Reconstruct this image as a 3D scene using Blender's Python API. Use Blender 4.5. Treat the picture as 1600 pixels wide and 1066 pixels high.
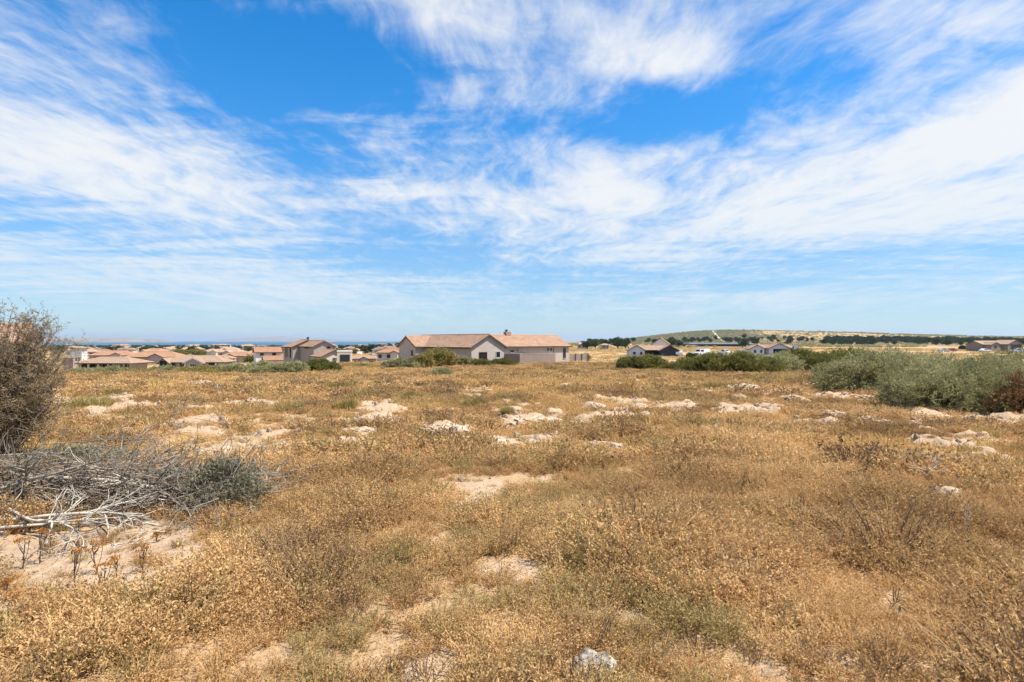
import bpy, math
import numpy as np
from mathutils import Vector, Matrix, Euler

R = math.radians
sc = bpy.context.scene
for o in list(bpy.data.objects):
    bpy.data.objects.remove(o)
COL = sc.collection

# ------------------------------------------------------------------ camera
EYE = 1.6
F = 889.0                      # focal length in photograph pixels (20 mm lens)
cam_d = bpy.data.cameras.new('camera')
cam_d.lens = 20.0
cam_d.sensor_width = 36.0
cam_d.clip_start = 0.1
cam_d.clip_end = 60000
cam = bpy.data.objects.new('camera', cam_d)
cam.location = (0, 0, EYE)
cam.rotation_euler = (R(90), 0, 0)
COL.objects.link(cam)
sc.camera = cam

# ------------------------------------------------------------------ light
SUN_EL, SUN_AZ = R(61), R(-13)           # azimuth counted from +X towards +Y
to_sun = Vector((math.cos(SUN_EL) * math.cos(SUN_AZ), math.cos(SUN_EL) * math.sin(SUN_AZ), math.sin(SUN_EL)))
sun_d = bpy.data.lights.new('sun', 'SUN')
sun_d.energy = 5.0
sun_d.angle = R(0.53)
sun_d.color = (1.0, 0.94, 0.85)
sun = bpy.data.objects.new('sun', sun_d)
sun.rotation_euler = to_sun.to_track_quat('Z', 'Y').to_euler()
sun.location = (40, 0, 80)
COL.objects.link(sun)

sc.view_settings.view_transform = 'Standard'
sc.view_settings.look = 'None'
sc.view_settings.exposure = 0.66
sc.view_settings.gamma = 1.0
sc.view_settings.use_curve_mapping = False
sc.cycles.max_bounces = 5
sc.cycles.diffuse_bounces = 2
sc.cycles.glossy_bounces = 2
sc.cycles.transmission_bounces = 3
sc.cycles.volume_bounces = 0
sc.cycles.transparent_max_bounces = 6
sc.cycles.use_denoising = True
sc.cycles.adaptive_threshold = .02

# ------------------------------------------------------------------ node helpers
class NT:
    def __init__(s, tree):
        s.t = tree
        s.n = tree.nodes
        s.l = tree.links
    def new(s, typ, **kw):
        n = s.n.new(typ)
        for k, v in kw.items():
            setattr(n, k, v)
        return n
    def put(s, sock, v):
        if isinstance(v, bpy.types.NodeSocket):
            s.l.new(v, sock)
        elif v is not None:
            sock.default_value = v
    def math(s, op, a, b=None, c=None, clamp=False):
        n = s.new('ShaderNodeMath', operation=op, use_clamp=clamp)
        s.put(n.inputs[0], a)
        if b is not None: s.put(n.inputs[1], b)
        if c is not None: s.put(n.inputs[2], c)
        return n.outputs[0]
    def vmath(s, op, a, b=None, scale=None):
        n = s.new('ShaderNodeVectorMath', operation=op)
        s.put(n.inputs[0], a)
        if b is not None: s.put(n.inputs[1], b)
        if scale is not None: s.put(n.inputs['Scale'], scale)
        return n.outputs['Value'] if op in ('LENGTH', 'DOT_PRODUCT', 'DISTANCE') else n.outputs[0]
    def noise(s, vec, scale, detail=4, rough=.55, dist=0, col=False):
        n = s.new('ShaderNodeTexNoise')
        n.inputs['Scale'].default_value = scale
        n.inputs['Detail'].default_value = detail
        n.inputs['Roughness'].default_value = rough
        n.inputs['Distortion'].default_value = dist
        if vec is not None: s.put(n.inputs['Vector'], vec)
        return n.outputs['Color'] if col else n.outputs[0]
    def mapping(s, vec, loc=(0, 0, 0), rot=(0, 0, 0), scale=(1, 1, 1), typ='POINT'):
        n = s.new('ShaderNodeMapping', vector_type=typ)
        s.put(n.inputs['Vector'], vec)
        n.inputs['Location'].default_value = loc
        n.inputs['Rotation'].default_value = rot
        n.inputs['Scale'].default_value = scale
        return n.outputs[0]
    def rng(s, v, a, b, c=0., d=1., smooth=True):
        n = s.new('ShaderNodeMapRange')
        n.interpolation_type = 'SMOOTHSTEP' if smooth else 'LINEAR'
        s.put(n.inputs[0], v)
        for i, x in enumerate((a, b, c, d)):
            s.put(n.inputs[1 + i], x)
        return n.outputs[0]
    def ramp(s, v, stops):
        n = s.new('ShaderNodeValToRGB')
        e = n.color_ramp.elements
        while len(e) < len(stops): e.new(.5)
        for i, (p, c) in enumerate(stops):
            e[i].position = p
            e[i].color = (*c, 1)
        s.put(n.inputs[0], v)
        return n.outputs[0]
    def mix(s, f, a, b, mode='MIX'):
        n = s.new('ShaderNodeMix', data_type='RGBA', blend_type=mode)
        s.put(n.inputs[0], f)
        s.put(n.inputs[6], a if isinstance(a, bpy.types.NodeSocket) else (*a, 1))
        s.put(n.inputs[7], b if isinstance(b, bpy.types.NodeSocket) else (*b, 1))
        return n.outputs[2]

# ------------------------------------------------------------------ sky
world = bpy.data.worlds.new('World')
sc.world = world
world.use_nodes = True
W = NT(world.node_tree)
W.n.clear()
SKY_STRENGTH = 0.15
world.cycles.sampling_method = 'MANUAL'
world.cycles.sample_map_resolution = 512
CH = 0.045                                # curvature of the cloud layer towards the horizon
def cloudpt(px, py):
    a, b = (px - 800) / F, (533 - py) / F
    n = math.sqrt(a * a + 1 + b * b)
    z = b / n + CH
    return np.array((a / n / z, 1 / n / z))
skyn = W.new('ShaderNodeTexSky', sky_type='NISHITA', sun_disc=False)
skyn.sun_elevation = SUN_EL
skyn.sun_rotation = R(90) - SUN_AZ
skyn.altitude = 0
skyn.air_density = 1.0
skyn.dust_density = 0.25
skyn.ozone_density = 3.0
tc = W.new('ShaderNodeTexCoord')
sep = W.new('ShaderNodeSeparateXYZ')
W.put(sep.inputs[0], tc.outputs['Generated'])
zz = W.math('ADD', W.math('MAXIMUM', sep.outputs[2], 0.0), CH)
comb = W.new('ShaderNodeCombineXYZ')
W.put(comb.inputs[0], W.math('DIVIDE', sep.outputs[0], zz))
W.put(comb.inputs[1], W.math('DIVIDE', sep.outputs[1], zz))
P0 = comb.outputs[0]
def warp(v, scale, amt, detail=3):
    c = W.noise(v, scale, detail, .5, col=True)
    c = W.vmath('SUBTRACT', c, (.5, .5, .5))
    return W.vmath('ADD', v, W.vmath('SCALE', c, scale=amt))
P1 = warp(P0, .55, .9)
P2 = warp(P1, 2.6, .16, 4)
# fibrous noise in two directions
s_across = W.noise(W.mapping(P2, rot=(0, 0, R(8)), scale=(.42, 1.9, 1)), 1.35, 6, .62)
s_away = W.noise(W.mapping(P2, rot=(0, 0, R(-26)), scale=(1.5, .5, 1)), 1.3, 6, .62)
big = W.rng(W.noise(P0, .33, 2), .37, .58)
fib = W.math('ADD', W.math('MULTIPLY', s_across, W.math('SUBTRACT', 1., big)), W.math('MULTIPLY', s_away, big))
fine = W.noise(W.mapping(P2, rot=(0, 0, R(65)), scale=(1.7, .75, 1)), 4.8, 6, .64)
base = W.math('ADD', W.math('MULTIPLY', fib, 1.05), W.math('MULTIPLY_ADD', fine, .62, -.33))
# banks of thicker and thinner cirrus: (x1, y1, x2, y2, half width in px at the middle, weight)
BANKS = [
    (-260, 60, 330, 345, 115, 0.370), (-200, 420, 520, 455, 45, 0.141), (250, 395, 600, 500, 60, 0.158),
    (1250, 330, 1900, 290, 80, 0.352), (860, 400, 1300, 330, 60, 0.264), (880, 205, 960, 320, 75, 0.299),
    (800, 300, 860, 330, 40, 0.211), (1500, 190, 1700, 180, 70, 0.440), (960, 40, 1110, 140, 70, 0.282),
    (600, 20, 1000, 90, 110, 0.150), (1250, 20, 1600, 60, 80, 0.194), (480, 290, 800, 320, 50, 0.176),
    (900, 490, 1700, 440, 26, 0.194), (100, 20, 330, 160, 70, 0.141), (60, 520, 900, 505, 40, 0.123), (1000, 230, 1500, 200, 90, 0.088),
    (260, 60, 560, 150, 95, -.26), (370, 180, 520, 300, 60, -.16), (990, 180, 1060, 200, 75, -.24), (560, 390, 720, 420, 40, -.14),
    (1150, 400, 1600, 385, 10, -.16), (1000, 460, 1400, 430, 10, -.14), (30, 385, 330, 395, 10, -.10), (1150, 150, 1450, 130, 40, -.10),
]
acc = None
PW = warp(P0, 1.1, .42, 3)
for x1, y1, x2, y2, hw, wt in BANKS:
    A, B = cloudpt(x1, y1), cloudpt(x2, y2)
    c = (A + B) / 2
    d = B - A
    mx, my = (x1 + x2) / 2, (y1 + y2) / 2
    nx, ny = -(y2 - y1), (x2 - x1)
    nl = math.hypot(nx, ny)
    E = cloudpt(mx + nx / nl * hw, my + ny / nl * hw) - c
    dl = np.linalg.norm(d)
    dn = d / dl
    across = abs(E[0] * -dn[1] + E[1] * dn[0])
    m = W.mapping(PW, loc=(c[0], c[1], 0), rot=(0, 0, math.atan2(d[1], d[0])),
                  scale=(dl * .62 + across * .5, max(across, .08) * 1.35, 1), typ='TEXTURE')
    g = W.rng(W.vmath('LENGTH', m), 1.0, 0.05, 0.0, wt)
    acc = g if acc is None else W.math('ADD', acc, g)
cov = W.math('ADD', base, acc)
alpha = W.rng(cov, .46, 1.03)
# the cirrus sheet thickens to an even veil where it is seen edge on
veil = W.rng(sep.outputs[2], .30, -.02, 0., .36)
alpha = W.math('ADD', W.math('MULTIPLY', alpha, .97), W.math('MULTIPLY', veil, W.math('SUBTRACT', 1., alpha)), clamp=True)
hsv = W.new('ShaderNodeHueSaturation')
hsv.inputs['Saturation'].default_value = 1.42
hsv.inputs['Value'].default_value = .84
low = W.rng(sep.outputs[2], .28, -.02)
tint = W.mix(low, (1.0, 1.0, 1.0), (.74, .93, 1.16))
W.put(hsv.inputs['Color'], W.vmath('MULTIPLY', tint, W.vmath('SCALE', skyn.outputs[0], scale=W.rng(sep.outputs[2], -.02, .40, .60, 1.05))))
k = 0.60 / SKY_STRENGTH
cloudcol = W.mix(low, (k * .965, k * .985, k * 1.01), (k * .74, k * .88, k * 1.0))
skycol = W.mix(alpha, hsv.outputs[0], cloudcol)
bg = W.new('ShaderNodeBackground')
bg.inputs['Strength'].default_value = SKY_STRENGTH
W.put(bg.inputs['Color'], skycol)
wo = W.new('ShaderNodeOutputWorld')
W.l.new(bg.outputs[0], wo.inputs[0])

# ------------------------------------------------------------------ numpy noise and terrain
def _hash(ix, iy, seed):
    h = (ix.astype(np.int64) * 374761393 + iy.astype(np.int64) * 668265263 + seed * 982451653) & 0xFFFFFFFF
    h = ((h ^ (h >> 13)) * 1274126177) & 0xFFFFFFFF
    return ((h ^ (h >> 16)) & 0xFFFFFF) / float(0xFFFFFF)
def vnoise(x, y, seed=0):
    x = np.asarray(x, float); y = np.asarray(y, float)
    ix, iy = np.floor(x), np.floor(y)
    fx, fy = x - ix, y - iy
    fx = fx * fx * (3 - 2 * fx); fy = fy * fy * (3 - 2 * fy)
    a = _hash(ix, iy, seed); b = _hash(ix + 1, iy, seed)
    c = _hash(ix, iy + 1, seed); d = _hash(ix + 1, iy + 1, seed)
    return (a + (b - a) * fx) * (1 - fy) + (c + (d - c) * fx) * fy
def fbm(x, y, seed=0, oct=4):
    s = 0.; a = .5; t = 0.
    x = np.asarray(x, float); y = np.asarray(y, float)
    for i in range(oct):
        s = s + a * vnoise(x, y, seed + i * 17); t += a
        x, y, a = x * 2.03 + 11.3, y * 2.03 + 5.7, a * .5
    return s / t
def sstep(a, b, x):
    t = np.clip((np.asarray(x, float) - a) / (b - a), 0, 1)
    return t * t * (3 - 2 * t)

LP = np.array([(-50, .3), (0, 0), (30, -.75), (55, -1.42), (62, -1.75), (80, -3.2), (110, -4.65), (140, -5.6), (220, -6.2),
               (400, -7.2), (700, -9.2), (1400, -13), (2000, -17.4), (2400, -24), (26000, -60)])
RP = np.array([(-50, .3), (0, 0), (30, -.75), (55, -1.4), (85, -1.85), (130, -2.6), (200, -3.0), (700, -3.0), (900, -2.4), (1500, -4), (26000, -6)])
HILL = np.array([(880, 536), (940, 533), (965, 530.5), (1000, 527.5), (1050, 521.5), (1100, 517.5), (1150, 516.3), (1250, 517.8), (1350, 520.5),
                 (1450, 523.5), (1550, 526), (1700, 528), (2400, 530)])
def terrain(X, Y):
    X = np.asarray(X, float); Y = np.asarray(Y, float)
    a = X / np.maximum(Y, 20.)
    Ys = Y + 0 * X
    back = sstep(88, 125, Ys)
    wl = (1 - sstep(-.42, -.29, a)) * (1 - back) + (1 - sstep(-.27, -.15, a)) * back
    far = sstep(300, 1200, Ys)
    wl = np.maximum(wl, far * (1 - sstep(.02, .14, a)))
    z = np.interp(Ys, LP[:, 0], LP[:, 1]) * wl + np.interp(Ys, RP[:, 0], RP[:, 1]) * (1 - wl)
    crest = np.interp(800 + F * a, HILL[:, 0], HILL[:, 1])
    hz = EYE + (533 - crest) / F * 1550.
    hz = hz + (fbm(X / 90., Ys / 90., 5) - .5) * 2.0
    up = sstep(760, 1550, Ys) * sstep(.05, .20, a)
    z = z + (hz - z) * up * (1 - sstep(2200, 5000, Ys) * .9)
    near = sstep(2, 10, np.hypot(X, Ys)) * (1 - sstep(60, 95, Ys))
    z = z + (fbm(X / 7., Ys / 7., 3, 3) - .5) * .34 * near
    z = z + (fbm(X / 60., Ys / 60., 4, 3) - .5) * 1.2 * sstep(160, 400, Ys) * (1 - up)
    return z
def gz(x, y): return float(terrain(np.array([x]), np.array([y]))[0])
_yy = np.concatenate([np.arange(1.5, 60, .02), np.arange(60, 400, .1)])
def ground_at(px, py):
    """the point of the ground that the photograph shows at (px, py)"""
    a = (px - 800) / F
    X = a * _yy
    row = 533 + (EYE - terrain(X, _yy)) / _yy * F
    i = np.argmax(row <= py)
    if row[i] > py: i = len(_yy) - 1
    return float(X[i]), float(_yy[i])
def at(px, Y): return (px - 800) / F * Y
def zat(py, Y): return EYE + (533 - py) / F * Y

# bare sand: (px, py, half width px, half height px) in the photograph, turned into patches on the ground
SAND_PX = [(740, 772, 58, 26), (60, 866, 170, 40), (175, 856, 120, 40), (240, 900, 76, 38), (130, 905, 100, 34), (20, 900, 60, 22), (662, 1040, 64, 34), (936, 978, 24, 18), (1010, 988, 64, 22), (925, 1056, 44, 16), (1484, 780, 30, 9),
           (350, 706, 45, 9), (330, 668, 24, 10), (195, 660, 34, 7), (440, 702, 24, 7), (560, 676, 26, 5), (690, 676, 50, 9), (770, 688, 34, 7), (830, 660, 40, 9),
           (945, 697, 26, 6), (1000, 712, 26, 4), (985, 652, 36, 5), (930, 640, 18, 5), (505, 812, 26, 9), (430, 680, 30, 5), (255, 722, 60, 6), (1085, 702, 18, 5), (1240, 626, 14, 4),
           (1300, 655, 16, 4), (1360, 663, 26, 4), (1350, 622, 20, 4), (1560, 655, 50, 7), (1480, 655, 40, 4), (1180, 640, 60, 5), (1060, 636, 50, 4), (870, 748, 26, 7), (925, 742, 26, 4),
           (780, 885, 50, 12), (420, 790, 50, 9), (1520, 855, 30, 8), (395, 632, 40, 4), (485, 630, 26, 4), (600, 640, 40, 4), (355, 638, 24, 4), (1290, 1030, 60, 10), (1190, 1050, 40, 10),
           (320, 600, 20, 3), (480, 600, 26, 3), (560, 600, 30, 3), (870, 606, 30, 3), (990, 630, 30, 3), (1110, 612, 30, 3), (1150, 612, 26, 3), (600, 785, 30, 7), (160, 765, 30, 5)]
SAND = []
for px, py, hw, hh in SAND_PX:
    x, y = ground_at(px, py)
    x2, y2 = ground_at(px, py - hh)
    SAND.append((x, y, hw / F * y, min(max(y2 - y, .12), 1.6)))
def sand_mask(X, Y):
    X = np.asarray(X, float); Y = np.asarray(Y, float)
    r = np.hypot(X, Y)
    n = fbm(X / 1.5 + 3, Y / 1.5, 21, 4)
    big = fbm(X / 9., Y / 9., 33, 3)
    wx = X + (fbm(X / .6, Y / .6, 51, 4) - .5) * .75
    wy = Y + (fbm(X / .6 + 9, Y / .6, 52, 4) - .5) * .75
    m = np.zeros_like(X)
    for cx, cy, rx, ry in SAND:
        d = ((wx - cx) / rx) ** 2 + ((wy - cy) / ry) ** 2
        m = np.maximum(m, 1 - sstep(.45, 1.25, d))
    th = .80 - .185 * sstep(5, 13, r) * (1 - .3 * sstep(45, 60, r)) - .14 * (big - .5)
    m2 = sstep(th, th + .09, n)
    m = np.maximum(m, m2) * (1 - sstep(62, 85, Y))
    fine = fbm(X / .22, Y / .22, 58, 4)
    return np.clip(m * 1.25 - .9 * np.maximum(fine - .45, 0) * 2 * (1 - m * .6), 0, 1)
def rubble(X, Y, m):
    r = np.hypot(X, Y)
    amp = .02 + .13 * sstep(7, 14, r)
    b = fbm(X / .55, Y / .55, 71, 4)
    c = fbm(X / .16, Y / .16, 72, 3)
    return m * (amp * (.30 + 1.1 * np.maximum(b - .40, 0) * 2) + (c - .5) * (.05 + .10 * sstep(7, 14, r)))
def surf(X, Y):
    return terrain(X, Y) + rubble(np.asarray(X, float), np.asarray(Y, float), sand_mask(X, Y))
def sz(x, y): return float(surf(np.array([x]), np.array([y]))[0])

# ------------------------------------------------------------------ mesh helpers
class MB:
    def __init__(s):
        s.v = []; s.f = []; s.n = 0
    def add(s, v, faces, mi=0, uv=None):
        v = np.asarray(v, float).reshape(-1, 3)
        faces = np.asarray(faces, int)
        if faces.ndim == 1: faces = faces[None]
        s.v.append(v)
        s.f.append((faces + s.n, mi, uv))
        s.n += len(v)
        return s
    def box(s, c, d, rz=0, mi=0):
        x, y, z = np.array(d) / 2.
        v = np.array([(-x, -y, -z), (x, -y, -z), (x, y, -z), (-x, y, -z), (-x, -y, z), (x, -y, z), (x, y, z), (-x, y, z)])
        if rz:
            cz, sz_ = math.cos(rz), math.sin(rz)
            v = np.c_[v[:, 0] * cz - v[:, 1] * sz_, v[:, 0] * sz_ + v[:, 1] * cz, v[:, 2]]
        return s.add(v + np.array(c), [(0, 3, 2, 1), (4, 5, 6, 7), (0, 1, 5, 4), (1, 2, 6, 5), (2, 3, 7, 6), (3, 0, 4, 7)], mi)
    def prism(s, poly, y0, y1, mi=0, axis='y'):
        """poly: points (a, z) swept along the axis"""
        n = len(poly)
        f = (lambda a, z, t: (a, t, z)) if axis == 'y' else (lambda a, z, t: (t, a, z))
        v = [f(a, z, y0) for a, z in poly] + [f(a, z, y1) for a, z in poly]
        s.add(v, [[(i) % n, (i + 1) % n, (i + 1) % n + n, i + n] for i in range(n)], mi)
        b = s.n - 2 * n
        s.f.append((np.array([[b + i for i in range(n - 1, -1, -1)]]), mi, None))
        s.f.append((np.array([[b + n + i for i in range(n)]]), mi, None))
        return s
    def tube(s, p, r, k=4, mi=0, cap=True):
        p = np.asarray(p, float); n = len(p)
        r = np.broadcast_to(np.asarray(r, float), (n,))
        t = np.gradient(p, axis=0)
        t /= np.linalg.norm(t, axis=1)[:, None] + 1e-9
        ref = np.where(np.abs(t[:, 2:3]) > .9, np.array([[1., 0, 0]]), np.array([[0, 0, 1.]]))
        u = np.cross(t, ref); u /= np.linalg.norm(u, axis=1)[:, None] + 1e-9
        w = np.cross(t, u)
        a = np.arange(k) * 2 * math.pi / k
        v = p[:, None] + (u[:, None] * np.cos(a)[None, :, None] + w[:, None] * np.sin(a)[None, :, None]) * r[:, None, None]
        i = np.arange(n - 1)[:, None] * k
        j = np.arange(k)[None]
        j2 = (j + 1) % k
        s.add(v.reshape(-1, 3), np.stack([i + j, i + k + j, i + k + j2, i + j2], -1).reshape(-1, 4), mi)
        if cap:
            b = s.n - n * k
            s.f.append((np.array([[b + n * k - k + q for q in range(k)]]), mi, None))
            s.f.append((np.array([[b + q for q in range(k - 1, -1, -1)]]), mi, None))
        return s
    def mesh(s, name, mats, smooth=False):
        me = bpy.data.meshes.new(name)
        v = np.concatenate(s.v)
        me.vertices.add(len(v)); me.vertices.foreach_set('co', v.ravel())
        loops = np.concatenate([f.ravel() for f, _, _ in s.f])
        sizes = np.concatenate([np.full(len(f), f.shape[1]) for f, _, _ in s.f])
        mi = np.concatenate([np.full(len(f), m) for f, m, _ in s.f])
        starts = np.concatenate([[0], np.cumsum(sizes)[:-1]])
        me.loops.add(len(loops)); me.loops.foreach_set('vertex_index', loops.astype(np.int32))
        me.polygons.add(len(sizes)); me.polygons.foreach_set('loop_start', starts.astype(np.int32))
        if any(u is not None for _, _, u in s.f):
            lay = me.uv_layers.new(name='UVMap')
            uv = np.concatenate([np.asarray(u, float).reshape(-1, 2) if u is not None else np.zeros((f.size, 2)) for f, _, u in s.f])
            lay.data.foreach_set('uv', uv.ravel())
        for m in (mats if isinstance(mats, (list, tuple)) else [mats]):
            me.materials.append(m)
        me.polygons.foreach_set('material_index', mi.astype(np.int32))
        me.update(calc_edges=True)
        me.validate()
        me.polygons.foreach_set('use_smooth', np.full(len(sizes), bool(smooth)))
        return me
    def build(s, name, mats, parent=None, smooth=False):
        return link(name, s.mesh(name, mats, smooth), parent)
def link(name, me, parent=None, loc=None):
    o = bpy.data.objects.new(name, me)
    COL.objects.link(o)
    if parent is not None: o.parent = parent
    if loc is not None: o.location = loc
    return o
def tag(o, label, cat, group=None):
    o['label'] = label; o['category'] = cat
    if group: o['group'] = group
    return o
def thing(name, label, cat, loc=(0, 0, 0), rz=0, group=None):
    o = bpy.data.objects.new(name, None)
    o.empty_display_size = .3
    COL.objects.link(o)
    o.location = loc; o.rotation_euler = (0, 0, rz)
    return tag(o, label, cat, group)
def kind(o, k, label=None, cat=None):
    o['kind'] = k
    if label: o['label'] = label
    if cat: o['category'] = cat
    return o

# ------------------------------------------------------------------ materials
def newmat(name):
    m = bpy.data.materials.new(name)
    m.use_nodes = True
    t = NT(m.node_tree)
    t.n.clear()
    t.out = t.new('ShaderNodeOutputMaterial')
    return m, t
def rough_mat(name, c1, c2, scale=3., rough=.9, bump=.0, bscale=40., spec=.25, detail=5):
    m, t = newmat(name)
    pos = t.new('ShaderNodeTexCoord').outputs['Object']
    f = t.rng(t.noise(pos, scale, detail, .6), .3, .7)
    p = t.new('ShaderNodeBsdfPrincipled')
    t.put(p.inputs['Base Color'], t.mix(f, c1, c2))
    p.inputs['Roughness'].default_value = rough
    p.inputs['Specular IOR Level'].default_value = spec
    if bump:
        b = t.new('ShaderNodeBump')
        b.inputs['Strength'].default_value = bump
        b.inputs['Distance'].default_value = .02
        t.put(b.inputs['Height'], t.noise(pos, bscale, 4))
        t.put(p.inputs['Normal'], b.outputs[0])
    t.l.new(p.outputs[0], t.out.inputs[0])
    return m
def leaf_mat(name, stops, transl=.3, nscale=.6, nw=.35, rw=.65):
    """stops run from the darkest leaf to the palest; each leaf and each part of the plant takes its own shade"""
    m, t = newmat(name)
    geo = t.new('ShaderNodeNewGeometry')
    n = t.rng(t.noise(geo.outputs['Position'], nscale, 4, .6), .30, .70, smooth=False)
    oi = t.new('ShaderNodeObjectInfo')
    f = t.math('ADD', t.math('MULTIPLY', n, nw), t.math('MULTIPLY', geo.outputs['Random Per Island'], rw * .6))
    f = t.math('ADD', f, t.math('MULTIPLY', oi.outputs['Random'], rw * .4))
    c = t.ramp(f, stops)
    d = t.new('ShaderNodeBsdfDiffuse')
    t.put(d.inputs['Color'], c)
    tr = t.new('ShaderNodeBsdfTranslucent')
    t.put(tr.inputs['Color'], c)
    ms = t.new('ShaderNodeMixShader')
    ms.inputs[0].default_value = transl
    t.l.new(d.outputs[0], ms.inputs[1]); t.l.new(tr.outputs[0], ms.inputs[2])
    t.l.new(ms.outputs[0], t.out.inputs[0])
    return m
def glass_mat(name, col, rough=.08):
    m, t = newmat(name)
    p = t.new('ShaderNodeBsdfPrincipled')
    p.inputs['Base Color'].default_value = (*col, 1)
    p.inputs['Roughness'].default_value = rough
    p.inputs['Specular IOR Level'].default_value = .5
    t.l.new(p.outputs[0], t.out.inputs[0])
    return m
def roof_mat(name, cols, tile=(.33, .33)):
    m, t = newmat(name)
    uv = t.new('ShaderNodeTexCoord').outputs['UV']
    v = t.mapping(uv, scale=(1 / tile[0], 1 / tile[1], 1))
    fl = t.vmath('FLOOR', v)
    wn = t.new('ShaderNodeTexWhiteNoise', noise_dimensions='2D')
    t.put(wn.inputs['Vector'], fl)
    n = t.noise(uv, .9, 4, .6)
    f = t.math('ADD', t.math('MULTIPLY', wn.outputs[0], .55), t.math('MULTIPLY', t.rng(n, .3, .7), .45))
    c = t.ramp(f, [(i / (len(cols) - 1), q) for i, q in enumerate(cols)])
    s = t.new('ShaderNodeSeparateXYZ')
    t.put(s.inputs[0], t.vmath('FRACTION', v))
    joint = t.math('GREATER_THAN', s.outputs[0], .9)
    c = t.mix(t.math('MULTIPLY', joint, .35), c, (.25, .13, .08))
    p = t.new('ShaderNodeBsdfPrincipled')
    t.put(p.inputs['Base Color'], c)
    p.inputs['Roughness'].default_value = .85
    p.inputs['Specular IOR Level'].default_value = .2
    t.l.new(p.outputs[0], t.out.inputs[0])
    return m
M = {}
M['wall_grey'] = rough_mat('grey plaster', (0.315, 0.266, 0.227), (0.370, 0.318, 0.270), 1.2, .9, .3, 60)
M['wall_beige'] = rough_mat('beige plaster', (0.425, 0.361, 0.293), (0.490, 0.421, 0.339), 1.2, .9, .3, 60)
M['wall_taupe'] = rough_mat('taupe plaster', (0.278, 0.218, 0.170), (0.323, 0.258, 0.200), 1.2, .9, .3, 60)
M['wall_brown'] = rough_mat('brown plaster', (0.265, 0.198, 0.149), (0.300, 0.232, 0.181), 1.4, .9, .3, 60)
M['wall_cream'] = rough_mat('cream plaster', (0.555, 0.480, 0.378), (0.629, 0.550, 0.440), 1.2, .9, .3, 60)
M['wall_white'] = rough_mat('white plaster', (0.617, 0.584, 0.552), (0.705, 0.669, 0.632), 1.2, .85, .3, 60)
M['wall_pink'] = rough_mat('mauve plaster', (0.463, 0.351, 0.293), (0.518, 0.403, 0.339), 1.2, .9, .3, 60)
M['charcoal'] = rough_mat('charcoal plaster', (.045, .042, .047), (.07, .066, .072), 1.2, .9, .3, 60)
M['trim_dark'] = rough_mat('dark brown fascia', (.075, .05, .04), (.10, .07, .055), 3, .7)
M['trim_white'] = rough_mat('white trim', (0.514, 0.507, 0.500), (0.571, 0.564, 0.557), 3, .7)
M['frame'] = rough_mat('dark aluminium frame', (.03, .03, .032), (.05, .05, .052), 3, .5)
M['glass'] = glass_mat('window glass', (.02, .028, .032))
M['opening_shade'] = rough_mat('painted shade of openings', (.012, .011, .011), (.02, .018, .018), 1, .9)  # near-black colour standing in for the unlit space behind openings
M['metal'] = rough_mat('black cowl metal', (.02, .02, .022), (.035, .035, .037), 4, .5)
M['brick'] = rough_mat('red chimney brick', (.30, .17, .12), (.40, .25, .18), 9, .9)
M['roof'] = roof_mat('clay roof tiles', [(0.308, 0.168, 0.102), (0.373, 0.223, 0.138), (0.415, 0.267, 0.174), (0.450, 0.312, 0.214)])
M['roof_b'] = roof_mat('orange roof tiles', [(0.326, 0.168, 0.092), (0.386, 0.212, 0.122), (0.415, 0.251, 0.157)])
M['roof_c'] = roof_mat('pale sand roof tiles', [(0.344, 0.223, 0.143), (0.403, 0.274, 0.179), (0.438, 0.312, 0.214)])
M['roof_d'] = roof_mat('brown roof tiles', [(0.190, 0.111, 0.071), (0.249, 0.156, 0.102), (0.297, 0.195, 0.132)])
M['concrete'] = rough_mat('pale concrete', (0.360, 0.336, 0.304), (0.440, 0.416, 0.376), 2, .9)

def car_paint(name, c):
    m, t = newmat(name)
    p = t.new('ShaderNodeBsdfPrincipled')
    p.inputs['Base Color'].default_value = (*c, 1)
    p.inputs['Roughness'].default_value = .3
    p.inputs['Coat Weight'].default_value = .4
    t.l.new(p.outputs[0], t.out.inputs[0])
    return m
M['car_white'] = car_paint('white car paint', (.75, .75, .75))
M['car_silver'] = car_paint('silver car paint', (.42, .43, .45))
M['car_red'] = car_paint('dull red car paint', (.35, .10, .07))
M['rubber'] = rough_mat('tyre rubber', (.02, .02, .02), (.03, .03, .03), 4, .9)
M['lamp_glass'] = glass_mat('headlight lens', (.55, .56, .58))
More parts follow.
